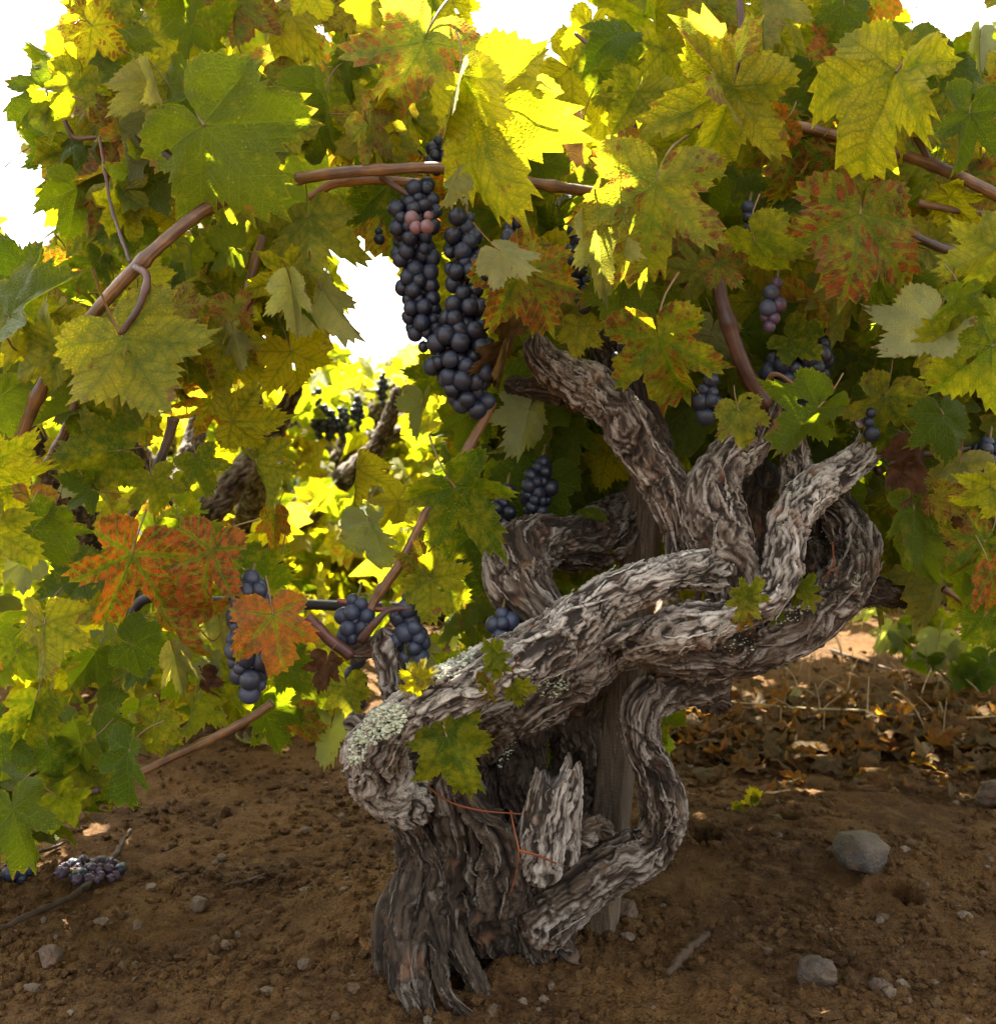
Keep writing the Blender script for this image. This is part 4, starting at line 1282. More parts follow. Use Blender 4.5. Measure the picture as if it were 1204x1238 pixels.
it = fill(56, (-80, 440, 270, 900), .93, 1.3, .028, .05, WLO, rf, False, lambda x, y: y < 930 - .3 * (x - 60) or x < 60)
it += fill(40, (-80, 880, 120, 1010), .93, 1.2, .04, .06, dict(d=3, g=3, G=1), rf, False, lambda x, y: y < 1010 - .6 * max(0, x))
it += fill(12, (470, 600, 600, 800), 1.1, 1.6, .03, .05, WLO, rf, True, lambda x, y: x + (y - 440) * .5 > 500 or y > 640)
stuff_leaves('leaf', it, LOW_D, NEIGH_L)
it = fill(110, (1060, 440, 1300, 700), 0.98, 1.6, .04, .065, WLO, rf, False, lambda x, y: y < 640 or x > 1130)
stuff_leaves('leaf', it, LOW_D, NEIGH_R)

# trunks of the neighbours, outside the picture but standing there
for root, x0, sd in ((NEIGH_L, -0.78, 81), (NEIGH_R, 0.86, 82)):
    b = [np.array([x0, 1.18, -0.03, .07]), np.array([x0 + .01, 1.19, .15, .055]), np.array([x0 - .02, 1.2, .3, .04]), np.array([x0 + .03, 1.18, .5, .022])]
    o_, _ = bark_object('trunk', [bark_tube(b, sd, 4, 1.2, .003, strips=0)], None, (.4, .3, .2))
    adopt(o_, root)


# ------------------------------------------------------------------ canes, tendrils, young shoots
def cane(pts, color, parent=VINE, name='cane', nodes=()):
    paths = [pxpath(pts)]
    P = paths[0]
    V, f, t = tube_np(P, None, 10)
    # swollen joints every few centimetres
    Rr = catmull(P, max(4, int(np.linalg.norm(np.diff(np.array(P)[:, :3], axis=0), axis=1).sum() / .0025)))
    s = np.concatenate([[0], np.cumsum(np.linalg.norm(np.diff(Rr[:, :3], axis=0), axis=1))])
    gap = .065
    ph = (hash(str(pts[0])) % 100) / 100 * gap if False else (pts[0][0] % 10) / 10 * gap
    q = np.abs((s - ph + gap / 2) % gap - gap / 2)
    Rr[:, 3] *= 1 + .25 * np.exp(-(q / .0042) ** 2)
    T, N, B = frames(Rr[:, :3])
    m = 12
    a = np.linspace(0, 2 * math.pi, m, endpoint=False)
    V = (Rr[:, None, :3] + Rr[:, 3][:, None, None] * (np.cos(a)[None, :, None] * N[:, None] + np.sin(a)[None, :, None] * B[:, None])).reshape(-1, 3)
    V = V + .0004 * np.stack([vnoise(V / .004, 70 + k) for k in range(3)], 1)
    n = len(Rr)
    i = np.arange(n * m).reshape(n, m)
    j = np.roll(i, -1, 1)
    f = np.stack([i[:-1], j[:-1], j[1:], i[1:]], -1).reshape(-1, 4)
    V = np.vstack([V, Rr[0, :3], Rr[-1, :3]])
    tri = np.vstack([np.stack([np.full(m, n * m), j[0], i[0]], -1), np.stack([np.full(m, n * m + 1), i[-1], j[-1]], -1)])
    me = mesh_np(name, V, [f, tri])
    bc = np.stack([np.tile(np.cos(a), n) * .006, np.tile(np.sin(a), n) * .006, np.repeat(s, m)], 1)
    vattr(me, 'barkco', np.vstack([bc, bc[0], bc[-1]]), 'FLOAT_VECTOR')
    o = link(name, me, None, [M_CANE])
    o.color = (*color, 1)
    adopt(o, parent)
    return o


TAN, RED, DKC = (.17, .085, .030), (.085, .033, .018), (.07, .038, .018)
cane([(330, 222, .95, 7), (251, 251, .90, 8), (205, 286, .885, 8), (164, 324, .88, 8.5), (119, 373, .885, 8), (80, 425, .895, 8), (50, 470, .90, 8), (28, 522, .91, 7.5), (10, 570, .93, 7)], TAN)
cane([(164, 322, .875, 5), (178, 335, .865, 4.5), (168, 370, .86, 4), (145, 405, .86, 3.5)], RED)
cane([(360, 216, .93, 7), (405, 209, .92, 7.5), (470, 204, .92, 7), (540, 203, .925, 7), (600, 212, .93, 7), (650, 222, .935, 7), (715, 232, .94, 7), (760, 240, .95, 6.5)], TAN)
cane([(375, 240, .95, 6), (400, 223, .945, 6), (440, 217, .945, 6), (520, 222, .95, 6)], (.26, .13, .045))
cane([(460, 213, .93, 3.5), (500, 238, .925, 3.5), (520, 242, .92, 3)], RED)
cane([(720, 190, .97, 6), (760, 170, .96, 6), (860, 150, .95, 6.5), (945, 150, .93, 7), (1000, 161, .925, 7.5), (1060, 178, .92, 7), (1130, 200, .91, 7.5), (1204, 235, .9, 7.5), (1280, 275, .9, 7)], TAN)
cane([(1078, 270, .9, 6), (1120, 292, .9, 6), (1170, 310, .92, 6)], DKC)
cane([(1110, 245, .92, 4.5), (1160, 255, .92, 4.5), (1215, 262, .92, 4.5)], TAN)
cane([(318, 285, .96, 6), (305, 330, .955, 6), (292, 400, .955, 6), (285, 430, .955, 5.5)], TAN)
cane([(210, 505, .94, 6), (202, 535, .94, 6), (180, 585, .94, 5.5), (150, 640, .95, 5)], DKC)
cane([(112, 425, .93, 7), (95, 478, .93, 6.5), (75, 530, .935, 6), (48, 575, .94, 5.5)], TAN)
cane([(866, 330, .925, 8), (872, 362, .92, 9), (885, 405, .92, 9.5), (902, 450, .925, 10), (925, 490, .935, 11)], RED)
cane([(922, 470, .93, 2.5), (936, 452, .92, 3), (956, 462, .915, 2.5), (978, 484, .91, 2)], TAN)
cane([(596, 486, .965, 5), (588, 502, .96, 5.5), (555, 560, .95, 5.5), (520, 612, .945, 5.5), (488, 675, .94, 6), (452, 728, .94, 6), (440, 760, .935, 6)], (.21, .10, .032))
cane([(330, 850, .94, 5), (300, 870, .94, 5.5), (255, 894, .945, 5.5), (195, 922, .95, 5), (150, 945, .95, 4.5)], TAN, NEIGH_L)
cane([(120, 955, .93, 4), (75, 965, .93, 5), (35, 972, .93, 4.5), (-20, 975, .93, 4)], DKC, NEIGH_L)
cane([(45, 855, .98, 5), (32, 880, .98, 5), (10, 920, .98, 5)], TAN, NEIGH_L)
cane([(893, -20, .88, 3.5), (896, 35, .88, 4), (894, 90, .88, 3.5), (890, 105, .88, 2.5)], RED)
cane([(695, 40, 1.0, 2.5), (745, 84, .98, 3.5), (766, 157, .97, 4), (768, 190, .97, 4)], RED)
cane([(372, 745, .93, 6), (395, 770, .93, 7), (425, 793, .932, 8)], (.13, .045, .03))
cane([(436, 775, .925, 6), (452, 755, .92, 5), (470, 738, .92, 3.5), (495, 735, .92, 3)], RED)
cane([(520, 742, .95, 2.5), (470, 738, .94, 3), (408, 726, .94, 2.5)], (.2, .05, .04))
cane([(155, 155, .94, 3), (190, 180, .93, 4), (232, 216, .93, 5)], RED)
cane([(175, 100, .97, 3), (185, 140, .95, 3), (195, 180, .94, 3)], RED)
cane([(55, 105, .99, 2), (78, 145, .98, 2.5), (90, 165, .98, 3), (120, 165, .97, 2)], RED)
cane([(120, 165, .92, 1.6), (135, 250, .91, 2), (158, 318, .885, 2.5)], RED)
cane([(1098, 150, .91, 3.5), (1110, 170, .91, 4), (1125, 198, .91, 4)], RED)
cane([(1060, 570, .955, 5), (1090, 555, .96, 5), (1150, 545, .96, 4), (1204, 540, .97, 4)], DKC, NEIGH_R)
cane([(1140, 712, .98, 3.5), (1160, 725, .98, 3.5), (1180, 738, .98, 3)], TAN, NEIGH_R)
cane([(625, 290, .88, 3.5), (612, 308, .865, 3.5), (598, 303, .84, 3)], RED)


def curly(pts, r, parent=VINE, mat=None, name='tendril'):
    P = [np.append(W(a, b, d), r * (.75 if mat is None else 1) * (1 - .5 * k_ / len(pts)) * d / F) for k_, (a, b, d) in enumerate(pts)]
    o = link(name, tubes_mesh(name, [P], 6, 40), None, [mat or M_ORANGE])
    adopt(o, parent)
    return o


curly([(518, 952, .935), (540, 968, .925), (570, 978, .92), (610, 983, .925), (640, 982, .93), (655, 962, .935)], 1.8)
curly([(617, 980, .915), (622, 1005, .905), (627, 1028, .9), (625, 1050, .905), (618, 1080, .92)], 1.5)
curly([(627, 1028, .9), (648, 1034, .895), (672, 1044, .91)], 2.4)
curly([(1006, 655, .94), (1008, 680, .93), (1012, 700, .935)], 1.6)
curly([(1008, 680, .93), (1000, 695, .93), (992, 705, .935)], 1.4)
curly([(610, 825, .86), (622, 805, .845), (628, 795, .84)], 1.6)
curly([(340, 670, .97), (345, 640, .98), (338, 610, .98), (345, 590, .98)], 1.2)
curly([(228, 735, .93), (245, 765, .92), (258, 775, .92), (268, 765, .92)], 1.5)
curly([(800, 400, .9), (828, 425, .88), (850, 440, .88), (880, 445, .9)], 1.8, mat=M_RACHIS)


def shoot(base, leaves, parent=VINE, mat=None):
    """small young shoot: a stem with a few small leaves"""
    st = curly(base, 1.6, parent, mat or M_RACHIS, 'young_shoot')
    for px, py, ang, L, ty, d, sh in leaves:
        o = place_leaf(None, LEAF_M[sh], px, py, d, ang, L, ty, 1, rj.uniform(-.4, .4), rj.uniform(-.5, .5))
        o.parent = st
        o.matrix_parent_inverse = st.matrix_world.inverted()
    return st


bpy.context.view_layer.update()
shoot([(615, 825, .865), (605, 810, .85), (597, 795, .84)], [(597, 795, 290, 24, 'G', .838, 6), (600, 800, 85, 26, 'G', .842, 5), (596, 785, 225, 20, 'G', .838, 6), (588, 828, 110, 26, 's', .848, 6), (580, 826, 190, 18, 'r', .85, 5), (622, 832, 70, 26, 'y', .85, 5), (630, 830, 10, 20, 'y', .85, 5)])
shoot([(512, 840, .86), (508, 828, .85), (503, 818, .845)], [(503, 822, 200, 24, 'Y', .845, 6), (506, 820, 285, 26, 'Y', .845, 6), (502, 830, 130, 22, 'Y', .845, 5), (510, 818, 330, 22, 'o', .845, 6)])
shoot([(930, 722, .88), (915, 722, .865), (905, 724, .86)], [(906, 722, 300, 28, 'G', .858, 6), (902, 726, 110, 30, 'y', .86, 6), (905, 722, 200, 24, 'y', .86, 5), (898, 745, 100, 20, 's', .865, 6)])
shoot([(985, 730, .91), (975, 718, .9), (970, 710, .895)], [(972, 712, 300, 24, 'G', .895, 5), (965, 716, 160, 26, 'G', .9, 5), (975, 722, 60, 22, 'y', .9, 6), (940, 740, 170, 22, 'g', .9, 5)])
shoot([(640, 900, 1.1), (680, 890, 1.1), (700, 870, 1.1)], [(700, 870, 40, 40, 'G', 1.1, 5), (685, 885, 100, 36, 'G', 1.1, 5), (705, 850, 10, 40, 'g', 1.12, 3), (725, 850, 300, 36, 'G', 1.13, 3)])


# ------------------------------------------------------------------ grapes
def sph(nu, nv, seed):
    rs = np.random.default_rng(seed)
    u = np.linspace(0, math.pi, nv)
    a = np.linspace(0, 2 * math.pi, nu, endpoint=False)
    U, A = np.meshgrid(u, a, indexing='ij')
    V = np.stack([np.sin(U) * np.cos(A), np.sin(U) * np.sin(A), np.cos(U) * 1.06], -1).reshape(-1, 3)
    V = V * (1 + .07 * vnoise(V * 1.1 + seed, seed))[:, None]
    i = np.arange(nu * nv).reshape(nv, nu)
    j = np.roll(i, -1, 1)
    f = np.stack([i[:-1], i[1:], j[1:], j[:-1]], -1).reshape(-1, 4)
    return V, f


def grape_mesh(mat, seed, wr=0.0):
    V, f = sph(22, 14, seed)
    if wr:
        V = V * (1 - wr * (.5 + .5 * vnoise(V * 3.2, seed)))[:, None]
    me = mesh_np('grape_shape', V, [f])
    me.materials.append(mat)
    return me


G_BLUE = [grape_mesh(M_GRAPE, k) for k in range(3)]
G_DARK = [grape_mesh(M_GRAPED, 20 + k) for k in range(4)]
G_PURP = [grape_mesh(M_GRAPEP, 5 + k) for k in range(2)]
G_PINK = [grape_mesh(M_GRAPEK, 8 + k) for k in range(2)]
G_DRY = [grape_mesh(M_GRAPEP, 12 + k, .45) for k in range(3)]


def bunch(label, axis, d, rpx, n, seed, meshes=None, extra=(), dyn=0.0, depth=.8, group=None):
    """axis: [(px, py, half width px)] from the stalk down"""
    rs = random.Random(seed)
    A = np.array([[*W(a, b, d + dyn * k), w * d / F] for k, (a, b, w) in enumerate(axis)])
    C = catmull(A, 60) if len(A) > 2 else np.linspace(A[0], A[-1], 60)
    root = empty('grape_bunch', C[0, :3], label, 'grape bunch', group)
    r0 = rpx * d / F
    pts, rad = [], []
    wts = np.maximum(C[:, 3], r0) ** 2
    wts = list(wts)
    tries = 0
    while len(pts) < n and tries < 9000:
        tries += 1
        k = rs.choices(range(60), wts)[0]
        w = max(0.0, C[k, 3] - r0)
        a = rs.uniform(0, 6.283)
        rho = w * math.sqrt(rs.random())
        p = C[k, :3] + np.array([math.cos(a) * rho, math.sin(a) * rho * depth, 0]) + np.array([0, 0, rs.uniform(-1, 1) * .002])
        r = r0 * rs.choice([.72, .9, .97, 1, 1, 1.06, 1.12])
        if pts:
            dd = np.linalg.norm(np.array(pts) - p, axis=1)
            if np.any(dd < (np.array(rad) + r) * .70):
                continue
        pts.append(p)
        rad.append(r)
    st = [np.append(C[0, :3] + np.array([.003, .004, .012]), .0011)] + [np.append(C[k, :3], .0013) for k in (4, 20, 40, 52)]
    paths = [st]
    for p in pts:
        k = int(np.argmin(np.linalg.norm(C[:, :3] - p, axis=1)))
        q = C[max(0, k - 3), :3]
        paths.append([np.append(q, .0007), np.append(q * .4 + p * .6 + np.array([0, 0, .002]), .0006), np.append(p, .0006)])
    o = link('stalk', tubes_mesh('stalk', paths, 5, 6), None, [M_RACHIS])
    adopt(o, root)
    ms = meshes or (G_DARK if axis[0][1] < 690 else G_BLUE)
    for k, (p, r) in enumerate(zip(pts, rad)):
        o = bpy.data.objects.new('grape', ms[k % len(ms)])
        COL.objects.link(o)
        o.location = p
        o.scale = (r, r, r)
        o.rotation_euler = (rs.uniform(-.5, .5), rs.uniform(-.5, .5), rs.uniform(0, 6.28))
        adopt(o, root)
    for (px, py, dd, rr, mm) in extra:
        o = bpy.data.objects.new('grape', mm)
        COL.objects.link(o)
        o.location = W(px, py, dd)
        o.scale = (rr * dd / F,) * 3
        adopt(o, root)
    return root


bunch('long slender dark grape bunch hanging left of the big mottled yellow leaf', [(512, 224, 24), (499, 262, 36), (503, 310, 31), (506, 355, 28), (510, 395, 27), (514, 420, 13)], .93, 9.6, 96, 1,
      extra=((498, 264, .895, 9, G_PINK[0]), (503, 275, .89, 8, G_PINK[1]), (516, 274, .888, 8.5, G_PINK[0]), (518, 261, .895, 6, G_PINK[1])))
bunch('large dark grape bunch reaching lowest, its tip beside a curled brown leaf', [(560, 262, 24), (562, 310, 30), (562, 370, 33), (555, 430, 45), (565, 470, 36), (575, 498, 23), (578, 514, 11)], .915, 10.6, 100, 2)
bunch('dark grape bunch peeking out above the cane near the top', [(530, 170, 14), (530, 188, 22), (535, 205, 16)], .97, 9, 22, 3)
bunch('few dark grapes showing between the big leaf and the cream leaf', [(622, 262, 18), (622, 285, 24), (625, 312, 14)], .90, 10, 36, 4)
bunch('dark grape bunch hanging between the two tall mottled leaves in the upper middle', [(700, 268, 18), (702, 310, 25), (705, 350, 20), (706, 370, 10)], .92, 10, 55, 5)
bunch('small loose bunch of purple grapes below the bright green leaf', [(938, 345, 12), (935, 370, 20), (932, 395, 14)], .9, 10.5, 9, 6, [G_PURP[0], G_BLUE[0], G_PURP[1]])
bunch('wide dark grape bunch in deep shade above the right arms', [(985, 418, 26), (965, 440, 46), (958, 465, 40), (955, 490, 22)], .945, 12, 70, 7)
bunch('small dark grape cluster beside the red tipped leaf', [(862, 462, 14), (855, 485, 22), (846, 508, 14)], .91, 11, 22, 8)
bunch('tiny dark grape cluster at the tip of the far right arm', [(1052, 500, 10), (1052, 515, 14), (1055, 526, 8)], .93, 9, 9, 9)
bunch('dark grape bunch deep in shade above the left arm loop', [(655, 555, 14), (650, 585, 26), (648, 615, 22), (646, 632, 10)], 1.0, 9, 45, 10)
bunch('shaded grape bunch partly hidden left of the arm loop', [(612, 590, 10), (608, 612, 18), (606, 640, 14)], 1.0, 9, 20, 11)
bunch('blue grape bunch behind the big orange red leaf', [(302, 702, 24), (300, 730, 32), (298, 770, 30), (302, 805, 34), (305, 838, 16)], .875, 11.5, 90, 12, group=None)
bunch('blue grape bunch at the end of the thick red cane', [(432, 724, 16), (430, 750, 28), (426, 782, 18)], .94, 11, 30, 13)
bunch('blue grape bunch hanging behind the short upright stub', [(498, 722, 18), (494, 755, 30), (497, 785, 26), (500, 818, 14)], .93, 12, 60, 14)
bunch('dark grape bunch in shade below the short stub, left of it', [(430, 800, 14), (428, 825, 18), (430, 850, 14)], .97, 10, 24, 15)
bunch('small cluster of blue grapes resting above the front arm', [(606, 744, 12), (606, 757, 24), (607, 772, 16)], .915, 11, 12, 16)
bunch('dark grapes hanging beside the upper thick arm, under the leaves', [(752, 410, 10), (755, 445, 18), (757, 475, 10)], .97, 8, 24, 17)
bunch('dark grape bunch at the right edge of the picture', [(1196, 535, 16), (1190, 550, 26), (1185, 566, 12)], .95, 10, 26, 18)
bunch('lone dark grapes hanging in the bright gap below the shaded leaf', [(458, 280, 5), (458, 288, 10), (460, 294, 4)], .97, 7, 3, 19)
bunch('dark grapes in the upper right behind red spotted leaves', [(905, 250, 8), (903, 262, 12), (905, 275, 6)], .93, 8, 5, 24)
bunch('dark grapes behind the tall red mottled leaf', [(750, 270, 12), (748, 295, 18), (740, 318, 10)], .92, 9, 12, 25)


def ground_bunch(label, px, py, rx, ry, n, seed, rp, meshes):
    rs = random.Random(seed)
    gx, gy = gpix(px, py)
    z0 = float(gheight(gx, gy, False)[0])
    root = empty('grape_bunch', (gx, gy, z0), label, 'grape bunch', None)
    r0 = rp * gy / F
    pts, rad, tries = [], [], 0
    while len(pts) < n and tries < 4000:
        tries += 1
        a, q = rs.uniform(0, 6.28), math.sqrt(rs.random())
        x, y = gx + math.cos(a) * q * rx * gy / F, gy + math.sin(a) * q * ry * gy / F * 2
        r = r0 * rs.uniform(.7, 1.1)
        p = np.array([x, y, float(gheight(x, y, False)[0]) + r * rs.uniform(.6, 1.6)])
        if pts and np.any(np.linalg.norm(np.array(pts) - p, axis=1) < (np.array(rad) + r) * .8):
            continue
        pts.append(p)
        rad.append(r)
    paths = [[np.append(np.array([gx, gy, z0 + .004]), .0008), np.append((p + np.array([gx, gy, z0 + .006])) / 2, .0007), np.append(p, .0006)] for p in pts]
    adopt(link('stalk', tubes_mesh('stalk', paths, 5, 5), None, [M_RACHIS]), root)
    for k, (p, r) in enumerate(zip(pts, rad)):
        o = bpy.data.objects.new('grape', meshes[k % len(meshes)])
        COL.objects.link(o)
        o.location = p
        o.scale = (r, r, r)
        o.rotation_euler = (rs.uniform(0, 6), rs.uniform(0, 6), 0)
        adopt(o, root)


ground_bunch('fallen shrivelled purple grape bunch lying on the soil at left', 108, 1066, 40, 20, 36, 31, 8, G_DRY + [G_BLUE[0]])
ground_bunch('fallen dark grapes at the left edge under the low leaves', 10, 1072, 24, 12, 14, 32, 9, G_BLUE + G_DRY)
ground_bunch('fallen dark grapes on the sunny soil far behind the right arm', 1150, 738, 24, 8, 16, 33, 5, G_DRY)


# ------------------------------------------------------------------ stones, twigs, fallen leaves, straw, hose
def stone(label, px, py, rpx, seed, color, flat=.75, sink=.35, ang=.3, yaw=0.0, name='stone'):
    gx, gy = gpix(px, py)
    r = rpx * gy / F
    v, f = rock_np(ICO4, seed, ang, flat)
    v = v * r
    me = mesh_np('stone', v, [f], smooth=True)
    o = link(name, me, None, [M_STONE])
    o.location = (gx, gy + r * .5, float(gheight(gx, gy + r * .5, False)[0]) + r * flat * (1 - sink))
    o.rotation_euler = (0, 0, yaw)
    o.color = (color[0] * .26, color[1] * .23, color[2] * .20, 1)
    tag(o, label, 'stone')


stone('large rounded grey stone with a dark chipped top, right of the vine', 1045, 1058, 34, 3, (.135, .12, .10), .82, .25, .25)
stone('rounded brown grey stone low at the right, below the larger one', 991, 1203, 26, 5, (.13, .105, .08), .85, .3, .2)
stone('angular pale stone with white streaks at the foot of the stump', 666, 1172, 29, 8, (.15, .115, .075), .7, .3, .5, .6)
stone('upright pinkish pebble stone beside the stake foot', 757, 1128, 14, 9, (.18, .12, .08), 1.1, .3)
stone('tan pointed stone near the lower left edge', 60, 1176, 15, 11, (.17, .11, .065), 1.0, .2, .4)
stone('small pale flat stone on the soil at lower left', 122, 1124, 10, 12, (.26, .22, .16), .5, .2, .4, .5)
stone('small tan stone in the middle of the left soil', 272, 1160, 8, 13, (.23, .16, .10), .8, .2)
stone('small cream stone on the left soil near the fallen grapes', 182, 1080, 7, 14, (.30, .23, .16), .7, .2)
stone('flat brown soil coloured stone left of centre', 240, 1102, 13, 15, (.15, .10, .06), .7, .4)
stone('small brown stone low on the left soil', 366, 1190, 9, 16, (.17, .12, .08), .8, .2)
stone('pale flat chip of stone low at the right', 1092, 1192, 9, 17, (.28, .23, .17), .5, .3)
stone('pinkish stone chip above the low right stones', 1090, 1160, 12, 18, (.19, .12, .075), .6, .3, .5)
stone('dark brown stone chip low at the right', 1067, 1200, 14, 19, (.12, .08, .05), .6, .3, .5)
stone('small white chip on the soil near the large grey stone', 1095, 1035, 7, 20, (.40, .36, .30), .6, .2)
stone('brown half buried stone at the right edge', 1204, 975, 20, 21, (.15, .095, .055), .9, .3)
stone('pale stone among the dry red leaves', 1012, 918, 13, 22, (.32, .27, .19), .7, .2)
stone('brown clod of soil beside the pale angular stone', 690, 1175, 13, 23, (.14, .09, .05), .8, .3, .5)
stone('pale flat stone at the right, above the stone chips', 1170, 1108, 9, 24, (.27, .21, .15), .5, .3)


def ground_stick(label, pts, rpx, name='twig', mat=None, lift=.004):
    P = []
    for k, (px, py) in enumerate(pts):
        gx, gy = gpix(px, py)
        P.append(np.array([gx, gy, float(gheight(gx, gy, False)[0]) + rpx * gy / F * .8 + lift, rpx * gy / F]))
    P = np.array(P)
    P[0, 3] *= .8
    P[-1, 3] *= .55
    R = catmull(P, 90)
    R[:, 3] *= 1 + .2 * vnoise(np.stack([np.arange(90) / 6., np.zeros(90), np.full(90, pts[0][0] * .1)], 1), 3)
    V, f, t = tube_np(R, 90, 12)
    V = V + .0013 * np.stack([vnoise(V / .009, 66 + k) + .6 * vnoise(V / .003, 76 + k) for k in range(3)], 1) * min(1, rpx / 4)
    o = link(name, mesh_np(name, V, [f, t]), None, [mat or M_TWIG])
    tag(o, label, 'twig')
    return o


ground_stick('short thick brown stick lying on the soil, right of the stake', [(808, 1190), (830, 1165), (856, 1138)], 6)
ground_stick('long thin cane lying across the soil at lower left', [(-10, 1140), (45, 1118), (92, 1095), (132, 1055), (158, 1015)], 4)
ground_stick('thin pale twig on the soil behind the right arm', [(1004, 790), (1040, 800), (1078, 812)], 2.2)
ground_stick('small dark twig on the soil left of the stump', [(272, 1080), (298, 1074), (322, 1062)], 2.2)
ground_stick('thin straight twig below the low leaves at left', [(30, 1048), (60, 1038), (90, 1027)], 2)
ground_stick('pale thin straw lying left of the large grey stone', [(905, 960), (930, 963), (955, 960)], 1.5, mat=M_STRAW)
ground_stick('long straw lying across the dry red leaves', [(880, 870), (960, 880), (1060, 884), (1150, 892), (1204, 890)], 1.5, mat=M_STRAW, lift=.02)

LAB = iter(range(999))


def fallen(label, px, py, L, ty, shape, seed, lift=.0, group=None):
    rs = random.Random(seed)
    gx, gy = gpix(px, py)
    o = bpy.data.objects.new('fallen_leaf', DRY_M[shape])
    COL.objects.link(o)
    sc = L * gy / F
    o.location = (gx, gy, float(gheight(gx, gy, False)[0]) + sc * .12 + lift)
    o.scale = (sc, sc, sc * .6)
    o.rotation_euler = (rs.uniform(-.3, .3), rs.uniform(-.3, .3), rs.uniform(0, 6.28))
    o.color = [min(1, max(0, v + rs.gauss(0, .06))) for v in TYPES[ty]]
    tag(o, label, 'fallen leaf', group)
    return o


fallen('curled dark brown leaf on the soil at lower left', 80, 1142, 22, 'x', 1, 1)
fallen('pale cream leaf lying beside the tiny green sprig', 935, 990, 30, 'p', 1, 2)
fallen('white dry leaf behind the red leaf litter', 962, 858, 36, 'p', 3, 3)
fallen('bright orange red leaf at the near edge of the litter', 965, 945, 24, 'R', 0, 4)
fallen('orange backlit leaf standing up in the litter', 1075, 885, 40, 'R', 2, 5, .01)
fallen('brown leaf leaning by the foot of the stake', 700, 955, 36, 'o', 0, 6)
fallen('pinkish brown leaf on the ground behind the left cane', 330, 885, 34, 'q', 3, 7)
fallen('second pinkish leaf on the ground behind the left cane, lower', 300, 905, 30, 'p', 0, 8)
fallen('cream dry leaf under the low leaves at the left edge', 30, 1058, 22, 'p', 2, 9)
fallen('orange leaf on bright ground under the left foliage', 65, 880, 34, 'o', 3, 10)
fallen('pink dry leaf on bright ground under the left foliage', 140, 865, 34, 'q', 1, 11)
fallen('brown hanging leaf caught behind the lower right arm', 1008, 800, 30, 'x', 2, 12, .05)
rs = random.Random(77)
for k in range(46):
    u = rs.random()
    fallen('dry reddish brown leaf in the litter drift behind the vine', rs.uniform(815, 1215), 872 + rs.gauss(25, 22), rs.uniform(13, 25), rs.choice('xmmxmxrm'), rs.randrange(4), 200 + k, rs.uniform(0, .012), 'dry leaves in the litter drift')
# the litter itself
lit = []
for k in range(760):
    px, py = rs.uniform(780, 1260), 888 + rs.gauss(10, 24)
    gx, gy = gpix(px, max(835, py))
    ty = rs.choice('xmmxmm')
    lit.append((np.array([gx, gy, float(gheight(gx, gy, False)[0]) + rs.uniform(.002, .022)]), basis(rs.uniform(0, 360), 1, rs.gauss(0, .5), rs.gauss(0, .5)) if False else np.array(Matrix.Rotation(rs.uniform(0, 6.28), 3, 'Z') @ Matrix.Rotation(rs.gauss(0, .35), 3, 'X') @ Matrix.Rotation(rs.gauss(0, .35), 3, 'Y')),
                rs.uniform(.014, .032), [min(1, max(0, v + rs.gauss(0, .08))) for v in TYPES[ty]]))
LITD = [leaf_np(260 + k, step=8, rings=(0, .35, .7, 1.0), petiole=False, **SHAPES_DRY[k]) for k in range(4)]
for d_ in LITD:
    d_['V'] = d_['V'] * np.array([1, 1, -.45])
    d_['F'] = d_['F'][:, ::-1]
    d_['plane'] = d_['plane'].reshape(-1, 4, 2)[:, ::-1].reshape(-1, 2)
    d_['vein'] = d_['vein'].reshape(-1, 4, 2)[:, ::-1].reshape(-1, 2)
o = stuff_leaves('leaf_litter', lit, LITD, None)
tag(o, 'drift of dry purple brown leaf litter on the ground behind the vine', 'leaf litter', kind='stuff')

# dry grass stalks
paths = []
for k in range(60):
    px, py = rs.choice([rs.uniform(1090, 1210), rs.uniform(930, 1060), rs.uniform(880, 1210)]), rs.uniform(800, 905)
    gx, gy = gpix(px, py)
    h = rs.uniform(.015, .07)
    a = rs.uniform(0, 6.28)
    b = np.array([gx, gy, 0.0])
    lean = np.array([math.cos(a), math.sin(a), 0]) * h * rs.uniform(.1, 1.3)
    paths.append([np.append(b, .0011), np.append(b + lean * .35 + np.array([0, 0, h * .6]), .0009), np.append(b + lean + np.array([0, 0, h]), .0005)])
o = link('dry_grass', tubes_mesh('dry_grass', paths, 5, 7), None, [M_STRAW])
tag(o, 'thin dry straw coloured grass stalks on the ground behind the litter', 'grass', kind='stuff')

# tiny green sprig in the soil
gx, gy = gpix(905, 985)
SPR = empty('seedling', (gx, gy, 0), 'tiny yellow green sprig sprouting from the soil right of the vine', 'plant')
o = link('stem', tubes_mesh('stem', [[np.array([gx, gy, -.005, .001]), np.array([gx + .004, gy, .01, .001]), np.array([gx + .002, gy, .022, .0007])]], 5, 6), None, [M_RACHIS])
adopt(o, SPR)
for k in range(12):
    d_ = gy - .005 + .01 * rs.random()
    o = place_leaf(None, LEAF_M[k % 8], 900 + rs.uniform(-14, 18), 966 + rs.uniform(-8, 14), d_, rs.uniform(0, 360), 9, 'Y' if k % 2 else 'G', 1, rs.uniform(-.8, .8), rs.uniform(-.8, .8))
    adopt(o, SPR)

